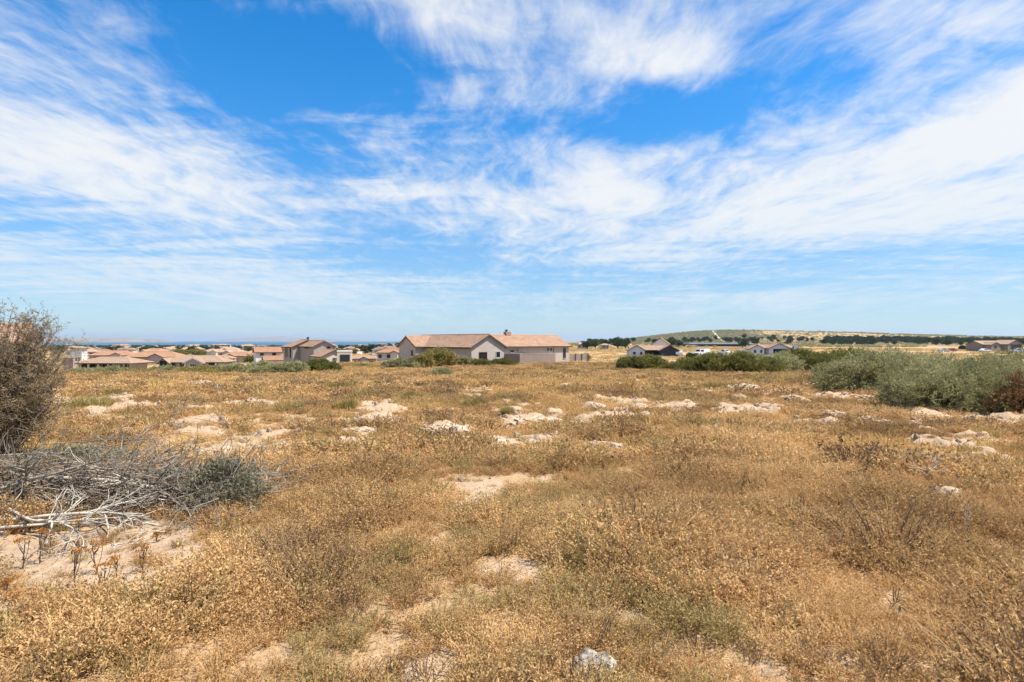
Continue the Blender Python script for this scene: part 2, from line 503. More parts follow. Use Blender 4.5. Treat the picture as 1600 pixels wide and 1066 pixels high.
# ------------------------------------------------------------------ ground sheet
def build_ground():
    rr = [.6]
    while rr[-1] < 60: rr.append(rr[-1] * 1.009)
    while rr[-1] < 26000: rr.append(rr[-1] * 1.035)
    rr = np.array(rr)
    th = np.concatenate([np.arange(-50, 50.001, .2), np.arange(54, 308, 4.)])   # degrees from +Y towards +X
    th = np.radians(th)
    n, k = len(rr), len(th)
    X = rr[:, None] * np.sin(th)[None]
    Y = rr[:, None] * np.cos(th)[None]
    m = sand_mask(X, Y)
    Z = terrain(X, Y) + rubble(X, Y, m)
    v = np.stack([X, Y, Z], -1).reshape(-1, 3)
    i = np.arange(n - 1)[:, None] * k
    j = np.arange(k)[None]
    j2 = (j + 1) % k
    f = np.stack([i + j, i + k + j, i + k + j2, i + j2], -1).reshape(-1, 4)[:, ::-1]
    b = MB()
    c0 = len(v)
    v = np.vstack([v, [[0, 0, gz(0, 0)]]])
    b.add(v, f)
    b.f.append((np.stack([np.arange(k), np.full(k, c0), (np.arange(k) + 1) % k], -1)[:, ::-1], 0, None))
    me = b.mesh('ground', M['ground'], True)
    # what covers the ground: r = bare sand, g = golden field grass, b = green-grey scrub
    Yf, Xf = Y.ravel(), X.ravel()
    a = Xf / np.maximum(Yf, 20)
    gold = sstep(60, 130, Yf) * (.45 + .9 * (fbm(Xf / 40, Yf / 25, 81) - .4))
    up = sstep(700, 1000, Yf) * sstep(.05, .2, a)
    scrub = sstep(80, 160, Yf) * sstep(.50, .62, fbm(Xf / 35, Yf / 30, 91)) * .6
    pale = sstep(.46, .62, fbm(Xf / 200, Yf / 110, 95)) * sstep(.40, .46, a)
    scrub = np.clip(np.maximum(scrub * (1 - up), up * (1 - pale * .85)), 0, 1)
    town = sstep(160, 300, Yf) * (1 - sstep(-.2, -.1, a))
    scrub = np.maximum(scrub, town * sstep(.5, .62, fbm(Xf / 60, Yf / 60, 97)) * .8)
    cols = np.zeros((len(v), 4)); cols[:, 3] = 1
    cols[:-1, 0] = m.ravel(); cols[:-1, 1] = np.clip(gold * (1 - up * .4), 0, 1); cols[:-1, 2] = scrub
    at_ = me.color_attributes.new('cover', 'FLOAT_COLOR', 'POINT')
    at_.data.foreach_set('color', cols.ravel())
    o = link('ground', me)
    kind(o, 'structure')
    return o
def ground_mat():
    m, t = newmat('sandy ground')
    at_ = t.new('ShaderNodeAttribute'); at_.attribute_name = 'cover'
    s = t.new('ShaderNodeSeparateColor')
    t.put(s.inputs[0], at_.outputs['Color'])
    pos = t.new('ShaderNodeTexCoord').outputs['Object']
    n1 = t.noise(pos, 1.1, 6, .6); n2 = t.noise(pos, 14, 6, .65); n3 = t.noise(pos, .012, 5, .6)
    soil = t.mix(t.rng(n2, .3, .7), (.36, .235, .125), (.54, .375, .215))
    soil = t.mix(t.rng(n1, .35, .65, 0, .5), soil, (.42, .27, .135))
    sand = t.mix(t.rng(n2, .3, .72), (.38, .265, .16), (.53, .385, .255))
    sand = t.mix(t.rng(n1, .4, .62, 0, .5), sand, (.46, .32, .20))
    gold = t.mix(t.rng(n3, .35, .65), (.50, .33, .14), (.36, .22, .10))
    gold = t.mix(t.rng(t.noise(pos, .12, 5, .6), .4, .62, 0, .7), gold, (.56, .40, .20))
    scrub = t.mix(t.rng(t.noise(pos, .09, 7, .7), .35, .62), (.06, .062, .035), (.165, .135, .078))
    c = t.mix(s.outputs[1], soil, gold)
    c = t.mix(s.outputs[2], c, scrub)
    c = t.mix(t.rng(s.outputs[0], .15, .6), c, sand)
    p = t.new('ShaderNodeBsdfPrincipled')
    t.put(p.inputs['Base Color'], c)
    p.inputs['Roughness'].default_value = 1.
    p.inputs['Specular IOR Level'].default_value = .05
    b = t.new('ShaderNodeBump')
    b.inputs['Strength'].default_value = .8
    b.inputs['Distance'].default_value = .03
    t.put(b.inputs['Height'], t.noise(pos, 22, 6, .65))
    t.put(p.inputs['Normal'], b.outputs[0])
    t.l.new(p.outputs[0], t.out.inputs[0])
    return m
M['ground'] = ground_mat()
build_ground()

# ------------------------------------------------------------------ sea, headland, far mountain, hill track
def sea():
    m, t = newmat('sea water')
    p = t.new('ShaderNodeBsdfPrincipled')
    pos = t.new('ShaderNodeTexCoord').outputs['Object']
    n = t.noise(t.mapping(pos, scale=(.0004, .003, 1)), 1., 4)
    t.put(p.inputs['Base Color'], t.mix(t.rng(n, .35, .65), (.010, .085, .155), (.018, .125, .195)))
    p.inputs['Roughness'].default_value = .45
    p.inputs['Specular IOR Level'].default_value = .35
    b = t.new('ShaderNodeBump'); b.inputs['Strength'].default_value = .5; b.inputs['Distance'].default_value = .6
    t.put(b.inputs['Height'], t.noise(pos, .12, 4))
    t.put(p.inputs['Normal'], b.outputs[0])
    t.l.new(p.outputs[0], t.out.inputs[0])
    b = MB()
    xs = np.linspace(-25500, 25500, 35); ys = np.linspace(1500, 25500, 20)
    X, Y = np.meshgrid(xs, ys)
    v = np.stack([X, Y, np.full_like(X, -17.)], -1).reshape(-1, 3)
    k = len(xs)
    f = [(i * k + j, i * k + j + 1, (i + 1) * k + j + 1, (i + 1) * k + j) for i in range(len(ys) - 1) for j in range(k - 1)]
    b.add(v, f)
    kind(b.build('sea', m), 'structure')
sea()
def far_land(name, prof, Y0, depth, mat, seed, jag):
    """a ridge whose crest the photograph shows along prof, standing Y0 metres out"""
    b = MB()
    pts = np.array(prof, float)
    pxs = np.linspace(pts[0, 0], pts[-1, 0], 90)
    top = np.interp(pxs, pts[:, 0], pts[:, 1])
    nrow = 14
    rows = []
    for q in range(nrow):
        t = q / (nrow - 1)
        Yr = Y0 - depth / 2 + depth * t
        prof_h = math.sin(math.pi * min(1, t * 1.0)) ** .7
        X = (pxs - 800) / F * Y0
        H = (EYE + (533 - top) / F * Y0 + 17.) * (1 + (fbm(X / jag, X * 0 + Yr / jag, seed) - .5) * .30)
        edge = np.minimum(1, np.minimum(np.arange(90), 89 - np.arange(90)) / 3.)
        rows.append(np.stack([X, np.full(90, Yr), -19 + (H + 2) * prof_h * edge], -1))
    v = np.concatenate(rows)
    f = [(i * 90 + j, i * 90 + j + 1, (i + 1) * 90 + j + 1, (i + 1) * 90 + j) for i in range(nrow - 1) for j in range(89)]
    b.add(v, f)
    o = b.build(name, mat, None, True)
    kind(o, 'structure')
M['headland'] = rough_mat('headland scrub', (.19, .15, .10), (.33, .27, .19), .004, 1., 0, spec=.05)
far_land('headland', [(-140, 531), (-40, 528), (60, 527.6), (110, 527.4), (160, 528), (195, 528.6), (215, 529.6), (235, 530), (246, 533), (250, 535)], 9000, 1400, M['headland'], 7, 300)
far_land('mountain', [(330, 533), (365, 529.5), (400, 527.5), (430, 526.2), (445, 525.2), (452, 527.5), (475, 529), (500, 528.5), (540, 531), (600, 533), (640, 531.5), (700, 533.5)], 19000, 2600, M['headland'], 9, 900)
# pale dune field on the headland
def dune():
    b = MB()
    ang = np.linspace(0, 2 * math.pi, 24, endpoint=False)
    Y0 = 8420
    cx, cz = at(157, Y0), zat(533.2, Y0)
    ring = np.stack([cx + 58 * np.cos(ang) + 8 * np.sin(3 * ang), np.full(24, Y0) + 25 * np.sin(ang), cz + 13 * np.sin(ang) + 2 * np.cos(2 * ang)], -1)
    v = np.vstack([ring, ring + np.array((0, 60, 0)), [[cx, Y0 - 15, cz]]])
    b.add(v, [(i, (i + 1) % 24, (i + 1) % 24 + 24, i + 24) for i in range(24)])
    b.f.append((np.array([(i, 48, (i + 1) % 24)[::-1] for i in range(24)]), 0, None))
    kind(b.build('sand_dune', rough_mat('white dune sand', (.75, .70, .64), (.82, .78, .72), .01), None, True), 'structure')
dune()
def track():
    b = MB()
    pts = [(1112.5, 516.6), (1115, 519), (1118.5, 523), (1122, 527), (1126, 530.5), (1131, 534)]
    P = []
    for px, py in pts:
        a = (px - 800) / F
        yy = np.arange(500, 1600, 2.)
        row = 533 + (EYE - terrain(a * yy, yy)) / yy * F
        i = np.argmin(np.abs(row - py))
        P.append((a * yy[i], yy[i]))
    P = np.array(P)
    t = np.linspace(0, len(P) - 1, 60)
    x = np.interp(t, range(len(P)), P[:, 0]); y = np.interp(t, range(len(P)), P[:, 1])
    v = []
    for i in range(60):
        for w in (-2.0, -.7, .7, 2.0):
            v.append((x[i] + w, y[i], gz(x[i] + w, y[i]) + .35))
    b.add(v, [(i * 4 + j, i * 4 + j + 1, i * 4 + j + 5, i * 4 + j + 4) for i in range(59) for j in range(3)])
    kind(b.build('sand_track', rough_mat('pale track sand', (.46, .39, .29), (.55, .47, .36), .05), None, True), 'structure')
track()
# estate road crossing behind the field on the right
def road():
    b = MB()
    v = []
    xs = np.linspace(18, 120, 120)
    for x in xs:
        y = 104 + .10 * (x - 18) + 3 * math.sin(x / 23.)
        for w in (-2.6, 0, 2.6):
            v.append((x, y + w, gz(x, y + w) + .06))
    b.add(v, [(i * 3 + j, (i + 1) * 3 + j, (i + 1) * 3 + j + 1, i * 3 + j + 1) for i in range(119) for j in range(2)])
    b.f = [(f[:, ::-1], m_, u) for f, m_, u in b.f]
    kind(b.build('gravel_road', rough_mat('pale gravel road', (.50, .41, .30), (.60, .50, .38), .4), None, True), 'structure')
road()
# ------------------------------------------------------------------ houses
def roof_plane(b, e0, e1, r1, r0, nc, th=.07):
    e0, e1, r1, r0 = [np.array(q, float) for q in (e0, e1, r1, r0)]
    nrm = np.cross(e1 - e0, r0 - e0) if np.linalg.norm(r0 - e0) > 1e-6 else np.cross(e1 - e0, r1 - e0)
    nrm /= np.linalg.norm(nrm)
    if nrm[2] < 0: nrm = -nrm
    along = (e1 - e0) / np.linalg.norm(e1 - e0)
    sl = np.linalg.norm(np.cross(r0 - e0, along)) if np.linalg.norm(np.cross(r0 - e0, along)) > 1e-6 else np.linalg.norm(np.cross(r1 - e0, along))
    # the slab under the tiles
    v = [e0, e1, r1, r0] + [q - nrm * th for q in (e0, e1, r1, r0)]
    b.add(v, [(4, 5, 1, 0), (5, 6, 2, 1), (7, 4, 0, 3), (7, 6, 5, 4)], 0)
    for i in range(nc):
        t0, t1 = i / nc, (i + 1) / nc
        a0 = e0 + (r0 - e0) * t0; a1 = e1 + (r1 - e1) * t0
        c0 = e0 + (r0 - e0) * t1; c1 = e1 + (r1 - e1) * t1
        lift = .05 if nc > 4 else .02
        V = [a0, a1, a1 + nrm * lift, a0 + nrm * lift, c1 + nrm * .012, c0 + nrm * .012]
        U = [np.dot(q - e0, along) for q in V]
        f = [(0, 1, 2, 3), (3, 2, 4, 5)]
        vv = [sl * t0, sl * t0, sl * (t0 + .02 / nc), sl * (t0 + .02 / nc), sl * (t1 - .02 / nc), sl * (t1 - .02 / nc)]
        uv = [(U[k], vv[k]) for q in f for k in q]
        b.add(V, f, 0, uv)
        b.add([a0, a0 + nrm * lift, c0 + nrm * .012, c0], [(0, 3, 2, 1)], 0)
        b.add([a1, a1 + nrm * lift, c1 + nrm * .012, c1], [(0, 1, 2, 3)], 0)
class House:
    def __init__(s, name, label, loc, rz, cat='house', group=None):
        s.o = thing(name, label, cat, loc, rz, group)
    def block(s, cx, cy, L, Wd, z0, ze, pitch=29, axis='x', ov=.4, og=.3, wall='wall_beige', roof='roof', hip=(0, 0), nc=11,
              trim='trim_dark', wallname='wall'):
        tp = math.tan(R(pitch)); h = Wd / 2; l = L / 2
        rz_ = ze + h * tp
        T = (lambda a, c, z: (cx + a, cy + c, z)) if axis == 'x' else (lambda a, c, z: (cx + c, cy + a, z))
        w = MB()
        ends = []
        for e, sg in ((hip[0], -1), (hip[1], 1)):
            ends.append([(sg * l, -h, z0), (sg * l, h, z0), (sg * l, h, ze - .03), (sg * l, -h, ze - .03)] + ([] if e else [(sg * l, 0, rz_ - .03)]))
        V = [T(*q) for q in ends[0]] + [T(*q) for q in ends[1]]
        n0 = len(ends[0])
        w.add(V, [(0, 3, n0 + 3, n0), (1, n0 + 1, n0 + 2, 2), (0, n0, n0 + 1, 1)])
        for base, e in ((0, hip[0]), (n0, hip[1])):
            w.f.append((np.array([[base, base + 1, base + 2] + ([] if e else [base + 4]) + [base + 3]]), 0, None))
        s.fixn(w.build(wallname, M[wall], s.o))
        if roof is None: return
        r = MB()
        ez = ze - ov * tp
        eh = h + ov
        x0 = -l - (ov if hip[0] else og); x1 = l + (ov if hip[1] else og)
        rx0 = -l + h if hip[0] else x0
        rx1 = l - h if hip[1] else x1
        if rx0 > rx1: rx0 = rx1 = 0
        u = .04
        for sg in (-1, 1):
            roof_plane(r, T(x0, sg * eh, ez + u), T(x1, sg * eh, ez + u), T(rx1, 0, rz_ + u), T(rx0, 0, rz_ + u), nc)
        if hip[0]: roof_plane(r, T(x0, -eh, ez + u), T(x0, eh, ez + u), T(rx0, 0, rz_ + u), T(rx0, 0, rz_ + u), nc)
        if hip[1]: roof_plane(r, T(x1, -eh, ez + u), T(x1, eh, ez + u), T(rx1, 0, rz_ + u), T(rx1, 0, rz_ + u), nc)
        ro = r.build('roof', M[roof], s.o)
        if nc < 5: return ro
        c = MB()
        if rx1 - rx0 > .1: c.tube([T(rx0, 0, rz_ + .05), T(rx1, 0, rz_ + .05)], .11, 8)
        for e, xa, xr in ((hip[0], x0, rx0), (hip[1], x1, rx1)):
            if e:
                for sg in (-1, 1): c.tube([T(xa, sg * eh, ez + .06), T(xr, 0, rz_ + .05)], .09, 6)
        if c.v: c.build('ridge_tiles', M[roof], ro)
        g = MB()
        for sg in (-1, 1):
            p0, p1 = np.array(T(x0, sg * (eh + .015), ez - .06)), np.array(T(x1, sg * (eh + .015), ez - .06))
            g.box((p0 + p1) / 2, (L + 2 * og, .03, .17) if axis == 'x' else (.03, L + 2 * og, .17))
        for e, xa, sx in ((hip[0], x0, -1), (hip[1], x1, 1)):
            if not e:
                for sg in (-1, 1):
                    a, b_ = T(xa + sx * .015, sg * eh, ez - .07), T(xa + sx * .015, 0, rz_ - .07)
                    q = [np.array(a), np.array(b_)]
                    d = np.array(T(.02 * sx, 0, 0)) - np.array(T(0, 0, 0))
                    V = []
                    for pt in q:
                        for zz_ in (-.10, .09):
                            V += [pt + np.array((0, 0, zz_)), pt + np.array((0, 0, zz_)) + d]
                    g.add(V, [(0, 1, 5, 4), (2, 6, 7, 3), (0, 4, 6, 2), (1, 3, 7, 5), (0, 2, 3, 1), (4, 5, 7, 6)])
            else:
                p = np.array(T(xa + sx * .015, 0, ez - .06))
                g.box(p, (.03, 2 * eh, .17) if axis == 'x' else (2 * eh, .03, .17))
        s.fixn(g.build('fascia', M[trim], ro))
        return ro
    def fixn(s, o):
        import bmesh
        bm = bmesh.new(); bm.from_mesh(o.data)
        bmesh.ops.recalc_face_normals(bm, faces=bm.faces[:])
        bm.to_mesh(o.data); bm.free()
        return o
    def box(s, name, c, d, mat, parent=None):
        return MB().box(c, d).build(name, M[mat], parent or s.o)
    def win(s, x, y, z, w, h, n='-y', frame='frame', pane='glass', bars=1, name='window', sill=True):
        """an opening centred at (x, y, z) on a wall facing n"""
        nx, ny = {'-y': (0, -1), '+y': (0, 1), '-x': (-1, 0), '+x': (1, 0)}[n]
        b = MB(); t = .07
        ax = (1, 0) if nx == 0 else (0, 1)
        def bx(da, dz, wa, hz, depth, off, bb):
            c = (x + ax[0] * da + nx * off, y + ax[1] * da + ny * off, z + dz)
            d = (abs(ax[0]) * wa + abs(nx) * depth, abs(ax[1]) * wa + abs(ny) * depth, hz)
            bb.box(c, d)
        for sg in (-1, 1):
            bx(sg * (w / 2 - t / 2), 0, t, h, .09, .03, b)
            bx(0, sg * (h / 2 - t / 2), w - 2 * t, t, .088, .03, b)
        for i in range(bars):
            bx(-w / 2 + w * (i + 1) / (bars + 1), 0, .045, h - 2 * t, .06, .02, b)
        f = b.build(name, M[frame], s.o)
        g = MB()
        bx(0, 0, w - 2 * t, h - 2 * t, .02, .012, g)
        g.build('pane', M[pane], f)
        if sill:
            g = MB()
            bx(0, -h / 2 - .04, w + .16, .07, .14, .05, g)
            g.build('sill', M['trim_white' if frame == 'trim_white' else 'concrete'], f)
        return f

# ---- the large house in the middle of the far edge of the field
HR = R(40)
H = House('tiled_house', 'large grey-beige single-storey house with clay tiled gables at the end of the field', (-3.54, 85, 0), HR)
Z0 = -3.6; ZE = .84
H.block(0, 9.4, 18.8, 6.2, Z0, ZE, 29, 'y', wall='wall_beige', nc=12)
H.block(10.65, 7.3, 21.1, 6.6, Z0, ZE + .02, 27.5, 'x', wall='wall_beige', nc=12)
H.block(-2.3, 15.7, 5.0, 5.4, Z0, ZE + .03, 29.5, 'x', wall='wall_beige', nc=11)
H.win(-1.0, 0, -.62, 1.5, 1.15, '-y', bars=0, pane='opening_shade')
H.win(1.85, 0, -.45, .9, 1.0, '-y', frame='trim_white', bars=0)
H.win(8.0, 4.0, -.10, .75, .34, '-y', bars=0)
H.win(16.1, 4.0, .15, .35, .4, '-y', bars=0)
H.win(16.85, 4.0, .15, .35, .4, '-y', bars=0)
H.win(20.1, 4.0, -.55, .62, 1.7, '-y', bars=0)
H.win(-4.8, 14.1, -.35, .5, .9, '-x', bars=0)
v_ = MB().tube([(9.15, 3.99, .10), (9.15, 3.95, .10)], .13, 12).build('vent', M['metal'], H.o)
MB().tube([(17.4, 3.94, ZE - .3), (17.4, 3.94, -2.2)], .04, 8).build('downpipe', M['trim_dark'], H.o)
ch = H.box('chimney', (9.7, 7.3, 2.70), (1.05, .75, .95), 'brick')
MB().tube([(9.5, 7.3, 3.17), (9.5, 7.3, 3.35), (9.5, 7.3, 3.36), (9.5, 7.3, 3.52)], [.16, .16, .27, .27], 10).build('cowl', M['metal'], ch)
# yard wall in front of the right wing: three runs and a coping
yw = thing('yard_wall', 'brown plastered yard wall with pale coping in front of the large house', 'wall', (-3.54, 85, 0), HR)
for cx, cy, dx, dy in ((3.28, .27, .22, 7.2), (6.85, -3.44, 7.36, .22), (10.42, .27, .22, 7.2)):
    r_ = MB().box((cx, cy, -1.55), (dx, dy, 2.4)).build('wall_run', M['wall_brown'], yw)
    MB().box((cx, cy, -.32), (dx + .05, dy + .05, .06)).build('coping', M['wall_beige'], r_)
bw = thing('boundary_wall', 'low beige boundary wall with dark piers right of the large house', 'wall', (0, 0, 0), 0)
x0w, y0w = at(889, 100), 100
for i in range(3):
    xa = x0w + .1 + i * 1.1
    MB().box((xa + .5, y0w + .1 * i, -1.55), (.95, .16, 1.75)).build('wall_panel', M['wall_beige'], bw)
    MB().box((xa + 1.05, y0w - .02 + .1 * i, -1.55), (.15, .24, 1.85)).build('pier', M['trim_dark'], bw)

# ---- two-storey house left of it
Y2 = 110; X2 = at(506, Y2)
H = House('two_storey_house', 'two-storey grey house with tiled gables and a cream garage gable below', (X2, Y2, 0), R(38))
g2 = -5.6
H.block(0, 6.6, 13.2, 3.9, g2, zat(540.5, Y2), 26, 'y', wall='wall_grey', nc=9)
H.block(-.6, 11.2, 6.2, 5.6, g2, zat(541, 117), 24, 'y', wall='wall_grey', hip=(0, 1), nc=8)
H.block(.2, -2.3, 5.6, 5.0, g2, zat(556.5, 106), 25, 'y', wall='wall_cream', nc=8, ov=.3)
H.win(.9, 0, zat(546.3, Y2), .7, 1.1, '-y', bars=0)
H.win(-1.95, 4.2, zat(543.6, Y2), 2.6, .35, '-x', bars=0, pane='opening_shade')
H.win(-3.4, 9.6, zat(551, 117), .6, 2.2, '-x', bars=0, pane='opening_shade')
H.win(-3.4, 12.2, zat(551, 117), 1.4, 2.0, '-x', bars=1)
H.win(.4, -5.1, zat(560.8, 106), 1.2, .4, '-y', frame='wall_grey', pane='wall_taupe', bars=2, sill=False, name='vent')
MB().tube([(2.0, -.06, zat(541, Y2)), (2.0, -.06, g2)], .05, 8).build('downpipe', M['trim_dark'], H.o)
MB().box((-.3, 8.4, zat(530.2, 116)), (.35, .35, .9)).build('chimney', M['metal'], H.o)
# flat garage beside it
H = House('flat_garage', 'cream flat-roofed garage with a black door beside the two-storey house', (at(538, 103), 103, 0), R(14), 'garage')
H.box('wall', (0, 1.6, -3.3), (2.5, 3.2, 6.0 + (zat(549.5, 103) * 2 - .6) * 0), 'wall_cream')
H.box('parapet', (0, 1.6, zat(549, 103)), (2.62, 3.32, .22), 'wall_white')
H.box('garage_door', (.1, -.03, zat(559.8, 103)), (1.7, .08, 1.3), 'metal')
# ---- white house behind, left of the two-storey one
Y3 = 132; X3 = at(419, Y3)
H = House('white_gabled_house', 'white two-storey house with pink tiles half hidden left of the grey two-storey house', (X3, Y3, 0), R(30))
H.block(0, 1.5, 5.4, 4.2, -6.6, zat(549.5, Y3), 24, 'x', wall='wall_white', nc=7, roof='roof_b')
H.block(.9, -2.4, 4.2, 3.6, -6.6, zat(562, 130), 22, 'x', wall='wall_white', nc=7, roof='roof_b')
H.win(-1.4, -.6, zat(553.5, Y3), .8, .6, '-y', bars=0)
H.win(1.2, -.6, zat(553.5, Y3), .8, .6, '-y', bars=0)
# ---- grey bungalow with the white trimmed gable
Y4 = 128; X4 = at(299, Y4)
H = House('grey_bungalow', 'grey bungalow with white-trimmed central gable and verandah behind the left bushes', (X4, Y4, 0), R(4))
e4 = zat(565.3, Y4)
H.block(0, 3.2, 13.6, 6.0, -6.6, e4, 22, 'x', wall='wall_grey', hip=(1, 1), nc=9, roof='roof_c')
H.block(.9, 1.2, 4.4, 3.7, -6.6, e4 - .02, 27, 'y', wall='wall_grey', nc=8, roof='roof_c', trim='trim_white')
H.block(-5.6, .9, 3.4, 1.9, -6.6, e4 - .04, 40, 'y', wall='wall_grey', nc=7, roof='roof_c')
for sx in (-1, 1): H.box('pilaster', (.9 + sx * 1.78, -1.03, e4 - 1.6), (.26, .2, 3.2), 'trim_white')
H.win(.9, -1.0, e4 - .9, 1.6, .9, '-y', frame='trim_white', bars=2)
H.win(-5.6, -.8, e4 - .5, 1.5, 1.5, '-y', bars=1)
H.win(-4.0, .2, e4 - .7, .9, 1.3, '-y', bars=1)
H.win(-2.2, .2, e4 - .8, .8, 1.0, '-y', bars=0)
H.win(4.4, .2, e4 - .8, 1.5, 1.7, '-y', bars=1, pane='opening_shade')
H.win(6.0, .2, e4 - 1.0, .9, .7, '-y', bars=1)
H.box('railing', (-5.7, -1.0, e4 - 1.5), (2.6, .1, .16), 'trim_white')
H.box('column', (5.35, -.1, e4 - 1.2), (.22, .22, 2.3), 'trim_white')
# ---- long verandah house
Y5 = 118; X5 = at(163, Y5)
H = House('verandah_house', 'low house with long pale tiled roof and dark open verandah beside the thorn bush', (X5, Y5, 0), R(-3))
e5 = zat(565.5, Y5)
H.block(0, 2.6, 11.0, 5.2, -6.4, e5, 18, 'x', wall='wall_grey', hip=(1, 1), nc=8, roof='roof_c', ov=.9)
H.box('verandah_shade', (-1.6, -.06, e5 - .75), (6.6, .1, 1.3), 'opening_shade')  # near-black slab on the wall, paints the shade under the verandah roof
for i in range(4): H.box('column', (-4.9 + 2.1 * i, -.75, e5 - 1.4), (.26, .26, 2.6), 'wall_beige')
for i in range(3): H.win(2.6 + i * 1.05, 0, e5 - .85, .85, 1.2, '-y', frame='trim_white', bars=0)
H.win(5.0, -.01, e5 - .9, .6, 1.4, '-y', bars=0, pane='opening_shade', name='door', sill=False)
H.box('chimney', (.6, 3.4, e5 + 1.15), (.6, .5, .9), 'wall_taupe')
# ---- house behind the thorn bush at the left edge
Y0h = 52; X0h = -48.3
H = House('mauve_house', 'mauve plastered house with clay roof seen through the thorn bush at the left edge', (X0h, Y0h, 0), R(42))
H.block(-1.0, 3, 8.4, 6.4, -3.4, zat(533, Y0h), 27, 'x', wall='wall_pink', nc=12)
H.win(-1.5, -.2, -.2, 1.4, 1.3, '-y', bars=1)
w0 = thing('side_wall', 'mauve plastered yard wall right of the thorn bush in front of the verandah house', 'wall', (at(108, 62), 62, 0), R(-30))
MB().box((0, 0, -1.75), (2.3, .22, 3.0)).build('wall_run', M['wall_pink'], w0)
MB().box((0, 0, -.23), (2.36, .28, .06)).build('coping', M['wall_beige'], w0)

# ---- right of the road
Y6 = 170
H = House('charcoal_gable_house', 'white house with one charcoal gable standing right of the large house', (at(1016, Y6), Y6, 0), R(-6))
e6 = zat(546.5, Y6)
H.block(0, 3.6, 11.4, 5.2, -4.2, e6, 24, 'x', wall='charcoal', nc=8, roof='roof_c')
H.block(-4.2, 1.0, 6.4, 4.6, -4.2, e6 - .02, 31, 'y', wall='wall_white', nc=8)
H.block(5.2, .6, 6.6, 5.2, -4.2, e6 - .04, 28, 'y', wall='charcoal', nc=8)
H.win(-4.9, -2.2, e6 - 1.0, .8, .7, '-y', bars=0)
H.win(-2.9, -2.2, e6 - 1.1, .7, .9, '-y', bars=0)
H.win(1.0, 1.0, e6 - .9, 3.0, 1.3, '-y', bars=1, pane='opening_shade')
Y6b = 205
H = House('tall_white_gable_house', 'white gabled house standing tall behind the charcoal gable house', (at(1032, Y6b), Y6b, 0), R(-18))
H.block(0, 4, 8.0, 5.6, -4.2, zat(537, Y6b), 36, 'y', wall='wall_white', nc=8)
H.win(.4, 0, zat(543, Y6b), .8, .9, '-y', bars=0)
Y7 = 190
H = House('white_garage_house', 'white house with three tiled gables and a wide black garage opening', (at(1213, Y7), Y7, 0), R(-8))
e7 = zat(544, Y7)
H.block(1.0, 4.6, 15.2, 6.0, -4.4, e7, 18, 'x', wall='wall_white', nc=8, roof='roof_c', hip=(0, 1))
H.block(.3, .8, 6.4, 6.4, -4.4, e7 + .1, 24, 'y', wall='wall_white', nc=8)
H.block(-6.6, 1.0, 6.4, 4.4, -4.4, e7 - .1, 27, 'y', wall='wall_white', nc=8, roof='roof_c')
H.win(.4, -2.4, e7 - 1.05, 4.3, 1.75, '-y', frame='wall_white', pane='opening_shade', bars=0, name='garage_opening', sill=False)
H.win(-3.6, 1.6, e7 - 1.1, .9, 1.8, '-y', pane='opening_shade', bars=0, name='door', sill=False)
H.win(-7.4, -2.2, e7 - 1.1, .7, .9, '-y', bars=0)
H.win(-5.4, -2.2, e7 - 1.1, .6, .9, '-y', bars=0)
H.win(4.6, 1.6, e7 - 1.0, 1.0, 1.2, '-y', bars=0)
H.box('chimney', (6.2, .9, e7 - .55), (1.4, 1.3, 3.3), 'trim_white')
Y8 = 250
H = House('taupe_garage_house', 'taupe gabled house with dark garage door at the right edge', (at(1568, Y8), Y8, 0), R(14))
e8 = zat(538, Y8)
H.block(-1.0, 4.6, 19.0, 7.0, -4.0, e8, 22, 'x', wall='wall_taupe', nc=7, roof='roof_c')
H.block(2.6, .6, 7.0, 8.4, -4.0, e8 + .1, 22, 'y', wall='wall_taupe', nc=7, roof='roof_c')
H.block(-7.2, 1.0, 6.0, 5.2, -4.0, e8 - .1, 20, 'y', wall='wall_taupe', nc=7, roof='roof_c')
H.win(2.9, -2.9, e8 - 1.1, 6.2, 2.0, '-y', frame='trim_dark', pane='metal', bars=0, name='garage_door', sill=False)
H.win(-7.4, -2.0, e8 - 1.1, 1.6, 1.0, '-y', bars=1)
H.win(-3.2, 1.1, e8 - 1.2, 1.4, 2.0, '-y', pane='opening_shade', bars=0, name='door', sill=False)
# long low dark shed under the hill
sh = thing('long_shed', 'long low blue-grey shed roof line below the hill track', 'shed', (at(1112, 470), 470, gz(at(1112, 470), 470)), 0)
M['shed'] = rough_mat('blue-grey sheeting', (.12, .135, .15), (.17, .18, .19), .3, .6)
MB().box((0, 0, 1.0), (64, 10, 2.0)).build('wall', M['charcoal'], sh)
MB().prism([(-5.6, 1.8), (5.6, 1.8), (5.6, 2.0), (0, 2.9), (-5.6, 2.0)], -33, 33, axis='x').build('roof', M['shed'], sh)

